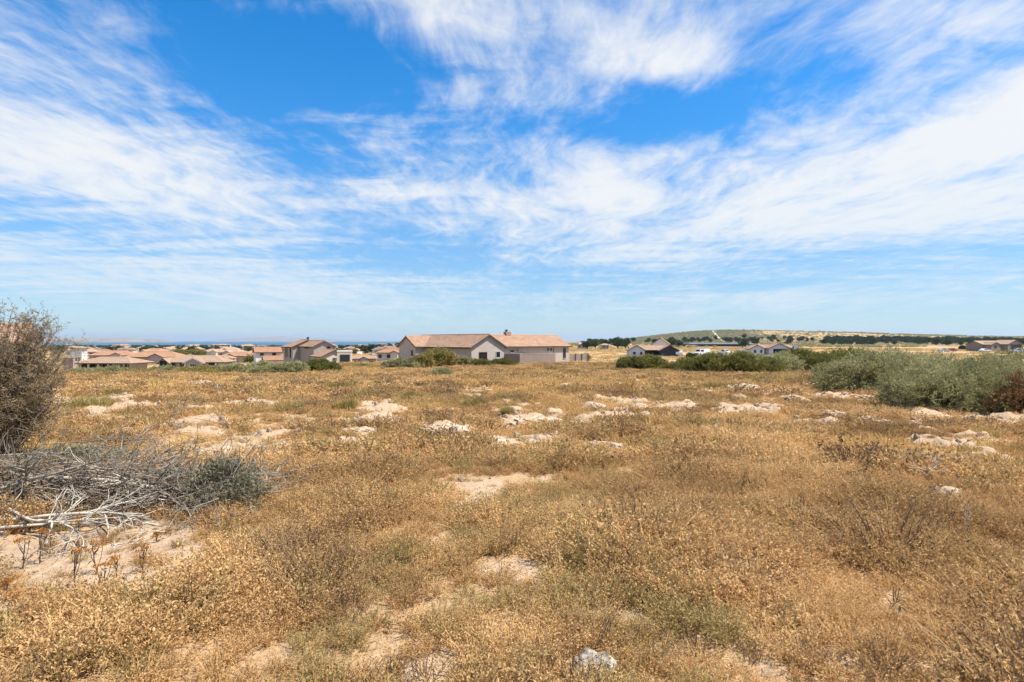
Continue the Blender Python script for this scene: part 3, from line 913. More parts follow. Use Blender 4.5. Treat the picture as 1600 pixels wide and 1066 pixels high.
# ---- the town between the field and the sea
trng = np.random.default_rng(12)
ORD = 'first second third fourth fifth sixth seventh eighth ninth tenth eleventh twelfth thirteenth fourteenth fifteenth sixteenth seventeenth eighteenth nineteenth twentieth'.split()
def ordinal(i): return ORD[i] if i < 20 else 'twenty-' + ORD[i - 20]
def town_house(px, Y, wpx, wall, roof, rot, story, seed, label, name='town_house', hipped=True, cross=True, sunk=0.):
    r = np.random.default_rng(seed)
    x = at(px, Y); g = gz(x, Y) - sunk
    H = House(name, label, (x, Y, g), R(rot), 'house', 'houses of the town by the sea')
    L = wpx / F * Y
    D = min(L * .55, 7.5)
    hgt = 2.7 * story
    nc = 5 if Y < 260 else 2
    H.block(0, D / 2, L, D, -1.5, hgt, 22, 'x', ov=.5, wall=wall, roof=roof, hip=(1, 1) if hipped else (0, 0), nc=nc)
    if cross and Y < 900:
        cx = (r.random() - .5) * L * .5
        H.block(cx, .6, D * .8, L * .28, -1.5, hgt - .05, 24, 'y', ov=.3, wall=wall, roof=roof, nc=nc)
    if Y < 900:
        n = 3 if Y < 500 else 2
        for i in range(n):
            xx = -L / 2 + L * (i + .5) / n + (r.random() - .5) * .6
            H.win(xx, 0, 1.3, min(1.5, L * .13), 1.2, '-y', bars=0, sill=False)
    return H
WL = {'wall_cream': 'cream', 'wall_beige': 'beige', 'wall_white': 'white', 'wall_grey': 'grey', 'wall_pink': 'pinkish', 'wall_taupe': 'taupe'}
RL = {'roof': 'clay', 'roof_b': 'orange', 'roof_c': 'sand-coloured', 'roof_d': 'brown'}
NEAR = [  # px, depth, width px, wall, roof, rotation, storeys, label
    (236, 185, 78, 'wall_grey', 'roof_b', 2, 1, 'long orange-roofed house with pale walls behind the grey bungalow, left end'),
    (172, 215, 60, 'wall_pink', 'roof_b', 8, 1, 'orange-roofed house rising behind the verandah house roof'),
    (118, 205, 20, 'wall_white', 'roof_c', -5, 2, 'bright white two-storey block beside the thorn bush'),
    (368, 200, 48, 'wall_beige', 'roof_b', -4, 1, 'orange hipped house just right of the grey bungalow'),
    (345, 165, 30, 'wall_grey', 'roof_c', 6, 1, 'low pale-roofed house whose end shows right of the grey bungalow'),
    (566, 160, 40, 'wall_beige', 'roof', 10, 1, 'hipped tan-roofed house right of the flat garage'),
    (608, 195, 40, 'wall_cream', 'roof_b', -6, 1, 'cream house with orange roof just left of the large house'),
    (400, 240, 40, 'wall_cream', 'roof_c', 12, 1, 'sand-roofed house behind the white gabled house'),
    (150, 330, 36, 'wall_beige', 'roof_d', 4, 1, 'brown-roofed house in the town above the verandah house'),
    (600, 320, 36, 'wall_white', 'roof_d', 14, 1, 'white house with dark roof in the town left of the large house'),
    (330, 330, 34, 'wall_cream', 'roof_c', -8, 1, 'cream house with sand-coloured roof in the town above the grey bungalow'),
]
for i, (px, Y, w_, wa, ro, rt, st, lb) in enumerate(NEAR):
    town_house(px, Y, w_, wa, ro, rt, st, 100 + i, lb, sunk=.2)
walls = list(WL); roofs = ['roof', 'roof', 'roof_b', 'roof_c', 'roof_c', 'roof_d']
for Y, n in ((290, 5), (400, 9), (520, 12), (680, 16), (900, 22), (1200, 26), (1550, 26)):
    ROW = {290: 'nearest', 400: 'second nearest', 520: 'third nearest', 680: 'middle', 900: 'third farthest', 1200: 'second farthest', 1550: 'farthest'}[Y]
    for i in range(n):
        px = 95 + (560 if Y < 600 else 600) * (i + .15 + .7 * trng.random()) / n
        Yh = Y * (1 + .13 * (trng.random() - .5))
        m_w = 9 + 8 * trng.random()
        wa = walls[trng.choice(6, p=[.3, .25, .2, .08, .1, .07])]; ro = roofs[trng.integers(6)]
        st = 2 if trng.random() < .2 else 1
        far = 'far off near the shore' if Y > 800 else 'in the middle of the town'
        town_house(px, Yh, m_w / Yh * F, wa, ro, (trng.random() - .5) * 60, st, 1000 + i + int(Y),
                   f'{WL[wa]} {"two-storey " if st == 2 else ""}house with {RL[ro]} roof, {ordinal(i)} from left in the {ROW} row of town', cross=Y < 700)
for i, (px, Y, w_) in enumerate([(911, 330, 14), (921, 420, 16), (946, 300, 12), (908, 600, 9), (965, 520, 10)]):
    town_house(px, Y, w_, 'wall_beige', 'roof_c', 8, 1, 1700 + i,
               ['low beige house just right of the boundary wall', 'pale flat-looking house beyond the boundary wall', 'small beige outbuilding left of the charcoal gable house',
                'tiny beige house on the skyline right of the large house', 'tiny beige house left of the charcoal gable house on the far slope'][i], hipped=True, cross=False)

# ------------------------------------------------------------------ vehicles
def car(name, label, px, Y, rz, paint, style='sedan', cat='car', py=None):
    x = at(px, Y); g = gz(x, Y)
    o = thing(name, label, cat, (x, Y, g), rz)
    prof = {'sedan': [(-2.2, .35), (2.15, .35), (2.2, .7), (1.9, .86), (1.0, .95), (.45, 1.42), (-.85, 1.45), (-1.5, 1.0), (-2.15, .95)],
            'pickup': [(-2.6, .45), (2.45, .45), (2.5, .95), (2.2, 1.08), (1.3, 1.15), (.75, 1.75), (-.4, 1.78), (-.55, 1.2), (-2.6, 1.2)],
            'van': [(-2.5, .4), (2.4, .4), (2.45, .95), (2.0, 1.2), (1.5, 1.95), (-2.4, 2.05), (-2.5, 1.0)],
            'truck': [(-3.2, .6), (2.9, .6), (2.95, 1.5), (2.6, 2.5), (1.5, 2.6), (1.4, 1.3), (1.2, 1.3), (1.2, 2.9), (-3.2, 2.9)]}[style]
    w = .86 if style == 'sedan' else .95
    bd = MB().prism(prof, -w, w).build('body', M[paint], o)
    m = bd.modifiers.new('bevel', 'BEVEL'); m.width = .06; m.segments = 2
    L = max(p[0] for p in prof)
    zt = max(p[1] for p in prof)
    if style == 'sedan': wp = [(.85, .98), (.40, 1.36), (-.80, 1.38), (-1.3, 1.0)]
    elif style == 'pickup': wp = [(1.15, 1.2), (.70, 1.68), (-.32, 1.70), (-.42, 1.2)]
    elif style == 'van': wp = [(1.7, 1.25), (1.4, 1.85), (.3, 1.88), (.3, 1.25)]
    else: wp = [(2.55, 1.6), (2.45, 2.35), (1.6, 2.4), (1.6, 1.6)]
    for sg in (-1, 1):
        MB().prism(wp, sg * (w + .004), sg * (w + .02)).build('side_window', M['glass'], o)
    a, b_ = wp[0], wp[1]
    d = np.array((b_[0] - a[0], b_[1] - a[1])); nn = np.array((-d[1], d[0])) if False else np.array((d[1], -d[0])); nn = nn / np.linalg.norm(nn)
    base = [p for p in prof]
    # windscreen lies on the slanted front face of the cab
    best = None
    for i in range(len(prof)):
        p, q = prof[i], prof[(i + 1) % len(prof)]
        if q[1] - p[1] > .4 and p[0] > q[0] - .01 and p[0] > 0 and (best is None or q[1] > best[1][1]): best = (p, q)
    if best:
        p, q = np.array(best[0]), np.array(best[1]); e = q - p; nn = np.array((e[1], -e[0])) / np.linalg.norm(e)
        A, B = p + e * .12 + nn * .006, p + e * .88 + nn * .006
        MB().add([(A[0], -w * .85, A[1]), (A[0], w * .85, A[1]), (B[0], w * .78, B[1]), (B[0], -w * .78, B[1]),
                  (A[0] + nn[0] * .02, -w * .85, A[1] + nn[1] * .02), (A[0] + nn[0] * .02, w * .85, A[1] + nn[1] * .02),
                  (B[0] + nn[0] * .02, w * .78, B[1] + nn[1] * .02), (B[0] + nn[0] * .02, -w * .78, B[1] + nn[1] * .02)],
                 [(0, 3, 2, 1), (4, 5, 6, 7), (0, 1, 5, 4), (1, 2, 6, 5), (2, 3, 7, 6), (3, 0, 4, 7)]).build('windscreen', M['glass'], o)
    for sg in (-1, 1):
        MB().box((L - .04, sg * w * .68, .72), (.1, .3, .14)).build('headlight', M['lamp_glass'], o)
        for sx in (.62, -.62):
            wr = .31 if style == 'sedan' else .38
            cx = L * sx
            wh = MB().tube([(cx, sg * (w - .18), wr), (cx, sg * (w + .03), wr)], wr, 16).build('wheel', M['rubber'], o)
            MB().tube([(cx, sg * (w + .02), wr), (cx, sg * (w + .045), wr)], wr * .6, 12).build('rim', M['car_silver'], wh)
    return o
car('parked_car', 'white sedan parked left of the taupe garage house', 1539, 236, R(8), 'car_white')
car('parked_pickup', 'white pickup parked at the right edge before the taupe house', 1591, 222, R(172), 'car_white', 'pickup', 'pickup')
car('parked_car', 'silver car parked in the golden field left of the taupe house', 1474, 240, R(4), 'car_silver')
car('parked_car', 'dull red car parked behind the silver car', 1486, 243, R(176), 'car_red')
car('parked_van', 'white van parked right of the dark round bush', 1097, 172, R(-150), 'car_white', 'van', 'van')
car('parked_pickup', 'white pickup facing forward left of the precast wall', 1132, 190, R(-62), 'car_white', 'pickup', 'pickup')
car('parked_pickup', 'white pickup parked against the charcoal gable', 1061, 168, R(75), 'car_white', 'pickup', 'pickup')
for i, px in enumerate((1075, 1086, 1163)):
    car('parked_car', ['white car left of a pair under the long shed', 'white car right of a pair under the long shed', 'white car alone at the right end of the long shed'][i], px, 455, R(0), 'car_white')
pw = thing('precast_wall', 'pale green-grey precast wall running left from the white garage house', 'wall', (at(1162, 182), 182, gz(at(1162, 182), 182)), R(4))
for i in range(5):
    MB().box((-2.0 + i * 1.0, 0, .7), (.86, .08, 1.9)).build('wall_panel', M['concrete'], pw)
    MB().box((-1.5 + i * 1.0, 0, .75), (.12, .14, 2.1)).build('post', M['wall_beige'], pw)
# ------------------------------------------------------------------ vegetation
M['cover'] = leaf_mat('dry cover leaves', [(0., (0.184, 0.105, 0.046)), (.28, (0.406, 0.243, 0.103)), (.52, (0.638, 0.408, 0.180)), (.78, (0.836, 0.567, 0.267)), (1., (0.843, 0.733, 0.411))], .36, .30, .55, .45)
M['cover_shade'] = leaf_mat('dark brown leaves for shadow pockets', [(0., (0.098, 0.058, 0.031)), (.5, (0.273, 0.169, 0.085)), (1., (0.494, 0.338, 0.189))], .2, .8, .4, .6)  # dark brown plants added to the cover to stand in for shadow pockets
M['cover_olive'] = leaf_mat('olive cover leaves', [(0., (0.150, 0.110, 0.047)), (.35, (0.334, 0.242, 0.093)), (.7, (0.530, 0.395, 0.166)), (1., (0.714, 0.549, 0.279))], .36, .5, .4, .6)
M['grass'] = leaf_mat('dry golden grass', [(0., (0.351, 0.204, 0.068)), (.5, (0.621, 0.401, 0.143)), (1., (0.838, 0.606, 0.261))], .3, .25, .5, .5)
M['tussock'] = leaf_mat('yellow-green tussock blades', [(0., (0.156, 0.124, 0.036)), (.5, (0.351, 0.273, 0.091)), (1., (0.546, 0.429, 0.169))], .3, 2., .3, .7)
M['leaf_grey'] = leaf_mat('grey-green leaves', [(0., (0.120, 0.110, 0.046)), (.35, (0.295, 0.273, 0.122)), (.7, (0.492, 0.452, 0.225)), (1., (0.703, 0.630, 0.361))], .38, 1.1, .5, .5)
M['leaf_green'] = leaf_mat('green leaves', [(0., (0.068, 0.072, 0.020)), (.5, (0.195, 0.186, 0.051)), (1., (0.377, 0.336, 0.110))], .36, 1.1, .5, .5)
M['leaf_olive'] = leaf_mat('olive yellow leaves', [(0., (0.105, 0.093, 0.030)), (.45, (0.285, 0.232, 0.068)), (.8, (0.450, 0.352, 0.120)), (1., (0.570, 0.450, 0.195))], .25, 1.3, .45, .55)
M['leaf_rust'] = leaf_mat('rusty brown leaves', [(0., (0.090, 0.045, 0.022)), (.5, (0.240, 0.128, 0.060)), (1., (0.390, 0.225, 0.120))], .2, 1.3, .45, .55)
M['leaf_thorn'] = leaf_mat('thorn bush leaves', [(0., (.09, .068, .030)), (.45, (.25, .185, .075)), (.8, (.44, .32, .14)), (1., (.58, .46, .29))], .2, 2.0, .45, .55)
M['leaf_dark'] = leaf_mat('dark tree leaves', [(0., (0.022, 0.030, 0.012)), (.5, (0.057, 0.074, 0.030)), (1., (0.121, 0.135, 0.061))], .15, .25, .5, .5)
M['twig'] = rough_mat('brown twigs', (.14, .10, .07), (.32, .245, .18), 6, .9, spec=.1)
M['twig_grey'] = rough_mat('dead grey wood', (0.150, 0.128, 0.092), (0.405, 0.357, 0.276), 5, .9, .5, 40, spec=.1)
M['twig_pale'] = rough_mat('bleached dead wood', (.36, .31, .235), (.64, .57, .46), 7, .9, spec=.1)
M['lichen'] = leaf_mat('lichened leaf litter', [(0., (0.084, 0.074, 0.046)), (.5, (0.240, 0.216, 0.132)), (1., (0.456, 0.408, 0.252))], .1, 3, .3, .7)
M['weed_stem'] = rough_mat('dry weed stem', (.11, .06, .03), (.19, .11, .06), 8, .9, spec=.1)
M['weed_head'] = leaf_mat('rust orange dry umbel', [(0., (0.200, 0.075, 0.018)), (.5, (0.380, 0.160, 0.035)), (1., (0.520, 0.260, 0.060))], .1, 9, .3, .7)
M['trunk'] = rough_mat('tree bark', (.09, .065, .045), (.16, .12, .085), 3, .95, spec=.1)
M['rock'] = rough_mat('pale calcrete', (0.340, 0.242, 0.153), (0.527, 0.404, 0.285), 7, .95, .8, 25, spec=.05)
M['mound'] = rough_mat('crusted sand', (0.357, 0.255, 0.162), (0.578, 0.442, 0.315), 5, .97, .9, 16, spec=.05)
M['rock_grey'] = rough_mat('lichened white stone', (0.145, 0.128, 0.106), (0.535, 0.470, 0.379), 17, .9, .8, 40, spec=.15)

def unit(v): return v / (np.linalg.norm(v, axis=-1, keepdims=True) + 1e-9)
def leaves(b, c, d, ln, wd, rng, mi=0, fold=.25):
    """one diamond-shaped leaf at each point c, growing along d"""
    n = len(c)
    d = unit(d)
    s = unit(np.cross(d, rng.normal(size=(n, 3))))
    u = np.cross(s, d)
    ln = np.broadcast_to(ln, (n,))[:, None]; wd = np.broadcast_to(wd, (n,))[:, None]
    v = np.stack([c, c + d * ln * .5 + s * wd * .5 + u * wd * fold, c + d * ln, c + d * ln * .5 - s * wd * .5 + u * wd * fold], 1)
    i = np.arange(n)[:, None] * 4
    b.add(v.reshape(-1, 3), np.concatenate([i + np.array([[0, 1, 2]]), i + np.array([[0, 2, 3]])], 1).reshape(-1, 3), mi)
def blades(b, c, d, ln, wd, rng, mi=0, droop=.3):
    """curved grass blades: three-vertex strips"""
    n = len(c); d = unit(d)
    s = unit(np.cross(d, np.tile([[0, 0, 1.]], (n, 1)) + rng.normal(size=(n, 3)) * .3))
    ln = np.broadcast_to(ln, (n,))[:, None]; wd = np.broadcast_to(wd, (n,))[:, None]
    out = d.copy(); out[:, 2] = 0
    mid = c + d * ln * .55
    tip = c + d * ln + out * ln * droop - np.array([[0, 0, 1.]]) * ln * droop * .4
    v = np.stack([c - s * wd * .5, c + s * wd * .5, mid + s * wd * .4, mid - s * wd * .4, tip], 1)
    i = np.arange(n)[:, None] * 5
    b.add(v.reshape(-1, 3), np.concatenate([i + np.array([[0, 1, 2]]), i + np.array([[0, 2, 3]]), i + np.array([[3, 2, 4]])], 1).reshape(-1, 3), mi)
def dome(rng, n, up=.25):
    d = rng.normal(size=(n, 3)); d[:, 2] = np.abs(d[:, 2]) + up
    return unit(d)

# ---- stuff: small plants standing on points of the ground
def proto_cover(seed, r, h, nst, nl, ll, lw, mat):
    g = np.random.default_rng(seed)
    b = MB()
    az = g.random(nst) * 2 * math.pi
    lean = g.random(nst) ** .7 * 1.15
    root = np.c_[np.cos(az), np.sin(az), np.zeros(nst)] * (g.random(nst)[:, None] * r * .55)
    dr = np.c_[np.cos(az) * np.sin(lean), np.sin(az) * np.sin(lean), np.cos(lean)]
    L = h * (.55 + .6 * g.random(nst)) / np.maximum(.55, np.cos(lean))
    t = np.repeat(np.linspace(.25, 1, nl)[None], nst, 0) + (g.random((nst, nl)) - .5) * .12
    c = root[:, None] + dr[:, None] * (t * L[:, None])[..., None] + g.normal(size=(nst, nl, 3)) * h * .07
    d = dr[:, None] * .6 + g.normal(size=(nst, nl, 3)) * .8
    leaves(b, c.reshape(-1, 3), d.reshape(-1, 3), ll * (.6 + .8 * g.random(nst * nl)), lw * (.6 + .8 * g.random(nst * nl)), g)
    blades(b, root, dr, L, np.full(nst, .006 * r / .15), g, 0, .05)
    me = b.mesh('cover_plant', mat)
    return bpy.data.objects.new('cover_plant', me)
def proto_grass(seed, r, h, n, wd, mat, lean=.5, droop=.35):
    g = np.random.default_rng(seed)
    b = MB()
    az = g.random(n) * 2 * math.pi
    rt = np.c_[np.cos(az), np.sin(az), np.zeros(n)] * (np.sqrt(g.random(n))[:, None] * r)
    ln_ = g.random(n) * lean
    az2 = az + g.normal(size=n) * .7
    d = np.c_[np.cos(az2) * np.sin(ln_), np.sin(az2) * np.sin(ln_), np.cos(ln_)]
    blades(b, rt, d, h * (.5 + .6 * g.random(n)), wd * (.6 + .7 * g.random(n)), g, 0, droop)
    return bpy.data.objects.new('grass_plant', b.mesh('grass_plant', mat))
def proto_tree(seed, r, h, n, ll, mat, trunk=True):
    g = np.random.default_rng(seed)
    b = MB()
    lobes = [(np.array((g.normal() * r * .45, g.normal() * r * .45, h * (.5 + .3 * g.random()))), r * (.45 + .3 * g.random())) for _ in range(6)]
    for c, q in lobes:
        m = n // 6
        d = unit(g.normal(size=(m, 3)))
        p = c + d * (q * g.random(m)[:, None] ** .35) * np.array((1, 1, .8))
        leaves(b, p, d + g.normal(size=(m, 3)) * .7, ll * (.6 + .8 * g.random(m)), ll * .7, g, 0)
    if trunk: b.tube([(0, 0, -.6), (r * .05, 0, h * .3), (r * .1, r * .05, h * .6)], [r * .10, r * .08, r * .03], 6, 1)
    return b.mesh('tree', [mat, M['trunk']])
def scatter(name, protos, pts, rot, scl, idx, label, cat):
    me = bpy.data.meshes.new(name)
    me.vertices.add(len(pts)); me.vertices.foreach_set('co', np.asarray(pts, float).ravel())
    a = me.attributes.new('rot', 'FLOAT_VECTOR', 'POINT'); a.data.foreach_set('vector', np.asarray(rot, float).ravel())
    a = me.attributes.new('scl', 'FLOAT', 'POINT'); a.data.foreach_set('value', np.asarray(scl, float))
    a = me.attributes.new('idx', 'INT', 'POINT'); a.data.foreach_set('value', np.asarray(idx, np.int32))
    o = link(name, me)
    pc = bpy.data.collections.new(name + '_plants')
    for i, p in enumerate(protos):
        p.name = '%s_plant_%02d' % (name, i)
        pc.objects.link(p)
    ng = bpy.data.node_groups.new(name + '_scatter', 'GeometryNodeTree')
    ng.interface.new_socket('Geometry', in_out='INPUT', socket_type='NodeSocketGeometry')
    ng.interface.new_socket('Geometry', in_out='OUTPUT', socket_type='NodeSocketGeometry')
    N, Lk = ng.nodes, ng.links
    gi, go = N.new('NodeGroupInput'), N.new('NodeGroupOutput')
    ip = N.new('GeometryNodeInstanceOnPoints')
    ci = N.new('GeometryNodeCollectionInfo')
    ci.inputs['Collection'].default_value = pc
    ci.inputs['Separate Children'].default_value = True
    ci.inputs['Reset Children'].default_value = True
    ip.inputs['Pick Instance'].default_value = True
    def na(nm, ty):
        q = N.new('GeometryNodeInputNamedAttribute'); q.data_type = ty; q.inputs[0].default_value = nm
        return next(s_ for s_ in q.outputs if s_.name == 'Attribute' and s_.enabled)
    er = N.new('FunctionNodeEulerToRotation')
    Lk.new(na('rot', 'FLOAT_VECTOR'), er.inputs[0])
    Lk.new(gi.outputs[0], ip.inputs['Points'])
    Lk.new(ci.outputs[0], ip.inputs['Instance'])
    Lk.new(na('idx', 'INT'), ip.inputs['Instance Index'])
    Lk.new(er.outputs[0], ip.inputs['Rotation'])
    Lk.new(na('scl', 'FLOAT'), ip.inputs['Scale'])
    Lk.new(ip.outputs[0], go.inputs[0])
    md = o.modifiers.new('scatter', 'NODES'); md.node_group = ng
    kind(o, 'stuff', label, cat)
    return o
def wedge(rng, r0, r1, dens, ang=50):
    n = int(dens * math.radians(2 * ang) / 2 * (r1 * r1 - r0 * r0))
    r = np.sqrt(rng.random(n) * (r1 * r1 - r0 * r0) + r0 * r0)
    t = np.radians((rng.random(n) * 2 - 1) * ang)
    return r * np.sin(t), r * np.cos(t)
def rotz(rng, n, tilt=.15):
    return np.c_[rng.normal(size=n) * tilt, rng.normal(size=n) * tilt, rng.random(n) * 2 * math.pi]

cr = np.random.default_rng(5)
# low dry plants that cover the field
near_p = [proto_cover(10 + i, .15, .11, 46, 14, .0135, .0075, M['cover']) for i in range(5)] + [proto_cover(20 + i, .15, .12, 46, 14, .0135, .0068, M['cover_olive']) for i in range(2)]
mid_p = [proto_cover(30 + i, .22, .10, 30, 10, .029, .015, M['cover']) for i in range(4)] + [proto_cover(40 + i, .22, .12, 30, 10, .029, .013, M['cover_olive']) for i in range(2)]
near_p += [proto_cover(25 + i, .16, .17, 44, 9, .015, .006, M['cover_shade']) for i in range(2)]
mid_p += [proto_cover(45 + i, .24, .17, 30, 9, .029, .011, M['cover_shade']) for i in range(2)]
far_p = [proto_cover(50 + i, .34, .11, 24, 7, .062, .032, M['cover']) for i in range(4)] + [proto_cover(60 + i, .34, .13, 24, 7, .062, .028, M['cover_olive']) for i in range(2)]
far_p += [proto_cover(65 + i, .34, .19, 24, 7, .06, .025, M['cover_shade']) for i in range(2)]
P_, R_, S_, I_ = [], [], [], []
for (r0, r1, dens, off, nn, no, sc_) in ((1.2, 8.5, 62, 0, 5, 2, 1.), (8.0, 24, 26, 9, 4, 2, 1.), (23, 92, 9.5, 17, 4, 2, 1.)):
    x, y = wedge(cr, r0, r1, dens)
    m = sand_mask(x, y)
    clump = fbm(x / .8, y / .8, 41, 3)
    lush = sstep(.42, .66, fbm(x / 5., y / 5., 43, 3) + .10 * sstep(-.2, .7, x / np.maximum(y, 1)))
    keep = cr.random(len(x)) < np.clip((1 - m * 1.08) * (.35 + 1.7 * (clump - .28)) + .25 * lush * (1 - m), .13, 1)
    keep &= (y < 88)
    x, y, lush, clump, m = x[keep], y[keep], lush[keep], clump[keep], m[keep]
    z = surf(x, y) - .012
    n = len(x)
    olive = cr.random(n) < (.06 + .55 * sstep(.56, .72, fbm(x / 3.2, y / 3.2, 47, 3)) * (.4 + .6 * sstep(0, .5, x / np.maximum(y, 1))))
    idx = np.where(olive, off + nn + cr.integers(0, no, n), off + cr.integers(0, nn, n))
    dark = cr.random(n) < .03 + .22 * sstep(.60, .72, fbm(x / 1.3, y / 1.3, 49, 3))  # patches of the dark plants that paint shadow pockets
    idx = np.where(dark, off + nn + no + cr.integers(0, 2, n), idx)
    P_.append(np.c_[x, y, z]); R_.append(rotz(cr, n)); I_.append(idx)
    S_.append(sc_ * (.45 + .45 * cr.random(n) + 1.5 * np.maximum(clump - .42, 0) * 2 + .30 * lush) * (1 - .45 * m) * (.80 + .20 * sstep(2.5, 5, np.hypot(x, y))))
scatter('dry_groundcover', near_p + mid_p + far_p, np.concatenate(P_), np.concatenate(R_), np.concatenate(S_), np.concatenate(I_),
        'low dry brown plants covering the sandy field', 'ground cover')
NCOVER = sum(len(p) for p in P_)
# golden grass over the middle and far part of the field
gp = [proto_grass(70 + i, .14, .26, 46, .006, M['grass'], .7) for i in range(3)] + [proto_grass(72 + i, .25, .24, 60, .009, M['grass'], .8) for i in range(3)] + [proto_grass(75 + i, .45, .28, 60, .020, M['grass'], .8) for i in range(3)] \
    + [proto_grass(80 + i, 2.2, .8, 70, .12, M['grass'], .8) for i in range(2)]
P_, R_, S_, I_ = [], [], [], []
for (r0, r1, dens, lo, hi, bias) in ((3, 14, 1.6, 0, 3, .60), (10, 34, 3.2, 3, 6, .50), (24, 92, 2.8, 6, 9, .40), (85, 420, .05, 9, 11, .30)):
    x, y = wedge(cr, r0, r1, dens)
    m = sand_mask(x, y)
    q = fbm(x / 4.5, y / 4.5, 61, 3) if r1 < 100 else fbm(x / 30, y / 30, 62, 3)
    keep = (cr.random(len(x)) < (1 - m)) & (q > bias)
    if r0 > 80: keep &= (y > 86) & (x / y > -.75)
    else: keep &= y < 90
    x, y = x[keep], y[keep]; n = len(x)
    P_.append(np.c_[x, y, surf(x, y) - .02]); R_.append(rotz(cr, n)); S_.append((.6 + .7 * cr.random(n)) * (.55 if r0 > 80 else 1.)); I_.append(cr.integers(lo, hi, n))
scatter('dry_grass', gp, np.concatenate(P_), np.concatenate(R_), np.concatenate(S_), np.concatenate(I_), 'golden dry grass across the middle of the field', 'grass')
# crumbs of sand and stone on the bare patches
def proto_clod(seed, mat):
    g = np.random.default_rng(seed); b = MB()
    import bmesh
    bm = bmesh.new(); bmesh.ops.create_icosphere(bm, subdivisions=1, radius=1.)
    for v in bm.verts: v.co *= .65 + .6 * g.random(); v.co.z *= .65
    me = bpy.data.meshes.new('clod'); bm.to_mesh(me); bm.free(); me.materials.append(mat)
    return bpy.data.objects.new('clod', me)
x, y = wedge(cr, 1.5, 8, 90); m = sand_mask(x, y); k1 = cr.random(len(x)) < m * .9
x2, y2 = wedge(cr, 7, 60, 22); m2 = sand_mask(x2, y2); k2 = cr.random(len(x2)) < m2 * (.35 + 1.0 * sstep(.5, .6, fbm(x2 / 1.1, y2 / 1.1, 77, 3)))
xs, ys = np.r_[x[k1], x2[k2]], np.r_[y[k1], y2[k2]]
ss = np.r_[.004 + .012 * cr.random(k1.sum()) ** 3, (.016 + .075 * cr.random(k2.sum()) ** 3)]
scatter('sand_clods', [proto_clod(90 + i, M['rock']) for i in range(5)], np.c_[xs, ys, surf(xs, ys) + ss * .25], cr.random((len(xs), 3)) * 6, ss, cr.integers(0, 5, len(xs)),
        'loose clods and crumbs of pale sand on the bare patches', 'soil')

# ------------------------------------------------------------------ shrubs, each its own thing
def branch_lines(g, start, d, length, rad, depth, out, wob=.25, kids=3, shrink=.62, spread=.7, upw=.05):
    n = 5
    p = [np.array(start, float)]
    d = np.array(d, float); d /= np.linalg.norm(d)
    for i in range(n):
        d = d + g.normal(size=3) * wob * .5 + np.array((0, 0, upw)); d /= np.linalg.norm(d)
        p.append(p[-1] + d * length / n)
    out.append((np.array(p), np.linspace(rad, rad * .45, n + 1), depth))
    if depth > 0:
        for _ in range(kids):
            t = .3 + .7 * g.random()
            i = min(int(t * n), n - 1)
            q = p[i] + (p[i + 1] - p[i]) * (t * n - i)
            dd = d + g.normal(size=3) * spread
            branch_lines(g, q, dd, length * shrink * (.7 + .6 * g.random()), rad * .55, depth - 1, out, wob, kids, shrink, spread, upw)
def shrub_mesh(seed, w, dpt, h, nspr, per, ll, lw, leafm, stemm=None, nstem=14, ragged=.25, upward=.5, nl=7):
    g = np.random.default_rng(seed)
    fol, st = MB(), MB()
    lob = []
    for i in range(nl):
        a = 2 * math.pi * (i + g.random() * .6) / nl
        rr = .12 + .42 * g.random() if i else 0.
        hh = h * (1.0 - .9 * rr ** 1.4) * (.74 + .36 * g.random())
        lob.append((np.array((math.cos(a) * rr * w, math.sin(a) * rr * dpt, hh * .42)), np.array((w * (.24 + .10 * g.random()) * (7 / nl) ** .45, dpt * (.24 + .10 * g.random()) * (7 / nl) ** .45, hh * .60))))
    idx = g.integers(0, nl, nspr)
    C = np.array([l[0] for l in lob])[idx]; S = np.array([l[1] for l in lob])[idx] * np.array((.95, .95, .96))
    d = unit(g.normal(size=(nspr, 3))); d[:, 2] = np.where(d[:, 2] < -.55, -d[:, 2], d[:, 2])
    p = C + d * S * (g.random(nspr)[:, None] ** .22) * (1 + ragged * (g.random(nspr)[:, None] - .45))
    p[:, 2] = np.maximum(p[:, 2], .03 * h + .08 * h * g.random(nspr))
    ax = unit(d * .8 + np.array((0, 0, upward)) + g.normal(size=(nspr, 3)) * .35)
    t = (np.arange(per)[None, :] + g.random((nspr, per))) / per
    ll = min(ll, h * .17); lw = min(lw, h * .07)
    sl = min(ll * per * .22, h * .16)
    c = p[:, None] + ax[:, None] * (t * sl)[..., None] + g.normal(size=(nspr, per, 3)) * ll * .25
    dd = ax[:, None] + g.normal(size=(nspr, per, 3)) * .65
    n = nspr * per
    leaves(fol, c.reshape(-1, 3), dd.reshape(-1, 3), ll * (.6 + .8 * g.random(n)), lw * (.6 + .8 * g.random(n)), g)
    for i in range(nstem):
        L = lob[g.integers(0, nl)]
        tip = L[0] + unit(g.normal(size=3)) * L[1] * .7
        tip[2] = abs(tip[2])
        a = np.array((g.normal() * w * .05, g.normal() * dpt * .05, -.12))
        mid = a * .5 + tip * .5 + g.normal(size=3) * h * .06
        tt = np.linspace(0, 1, 6)[:, None]
        st.tube((1 - tt) ** 2 * a + 2 * tt * (1 - tt) * mid + tt ** 2 * tip, np.linspace(.018, .005, 6) * h, 4, cap=False)
    return fol.mesh('foliage', leafm), st.mesh('stem', stemm or M['twig'])
_shrubs = {}
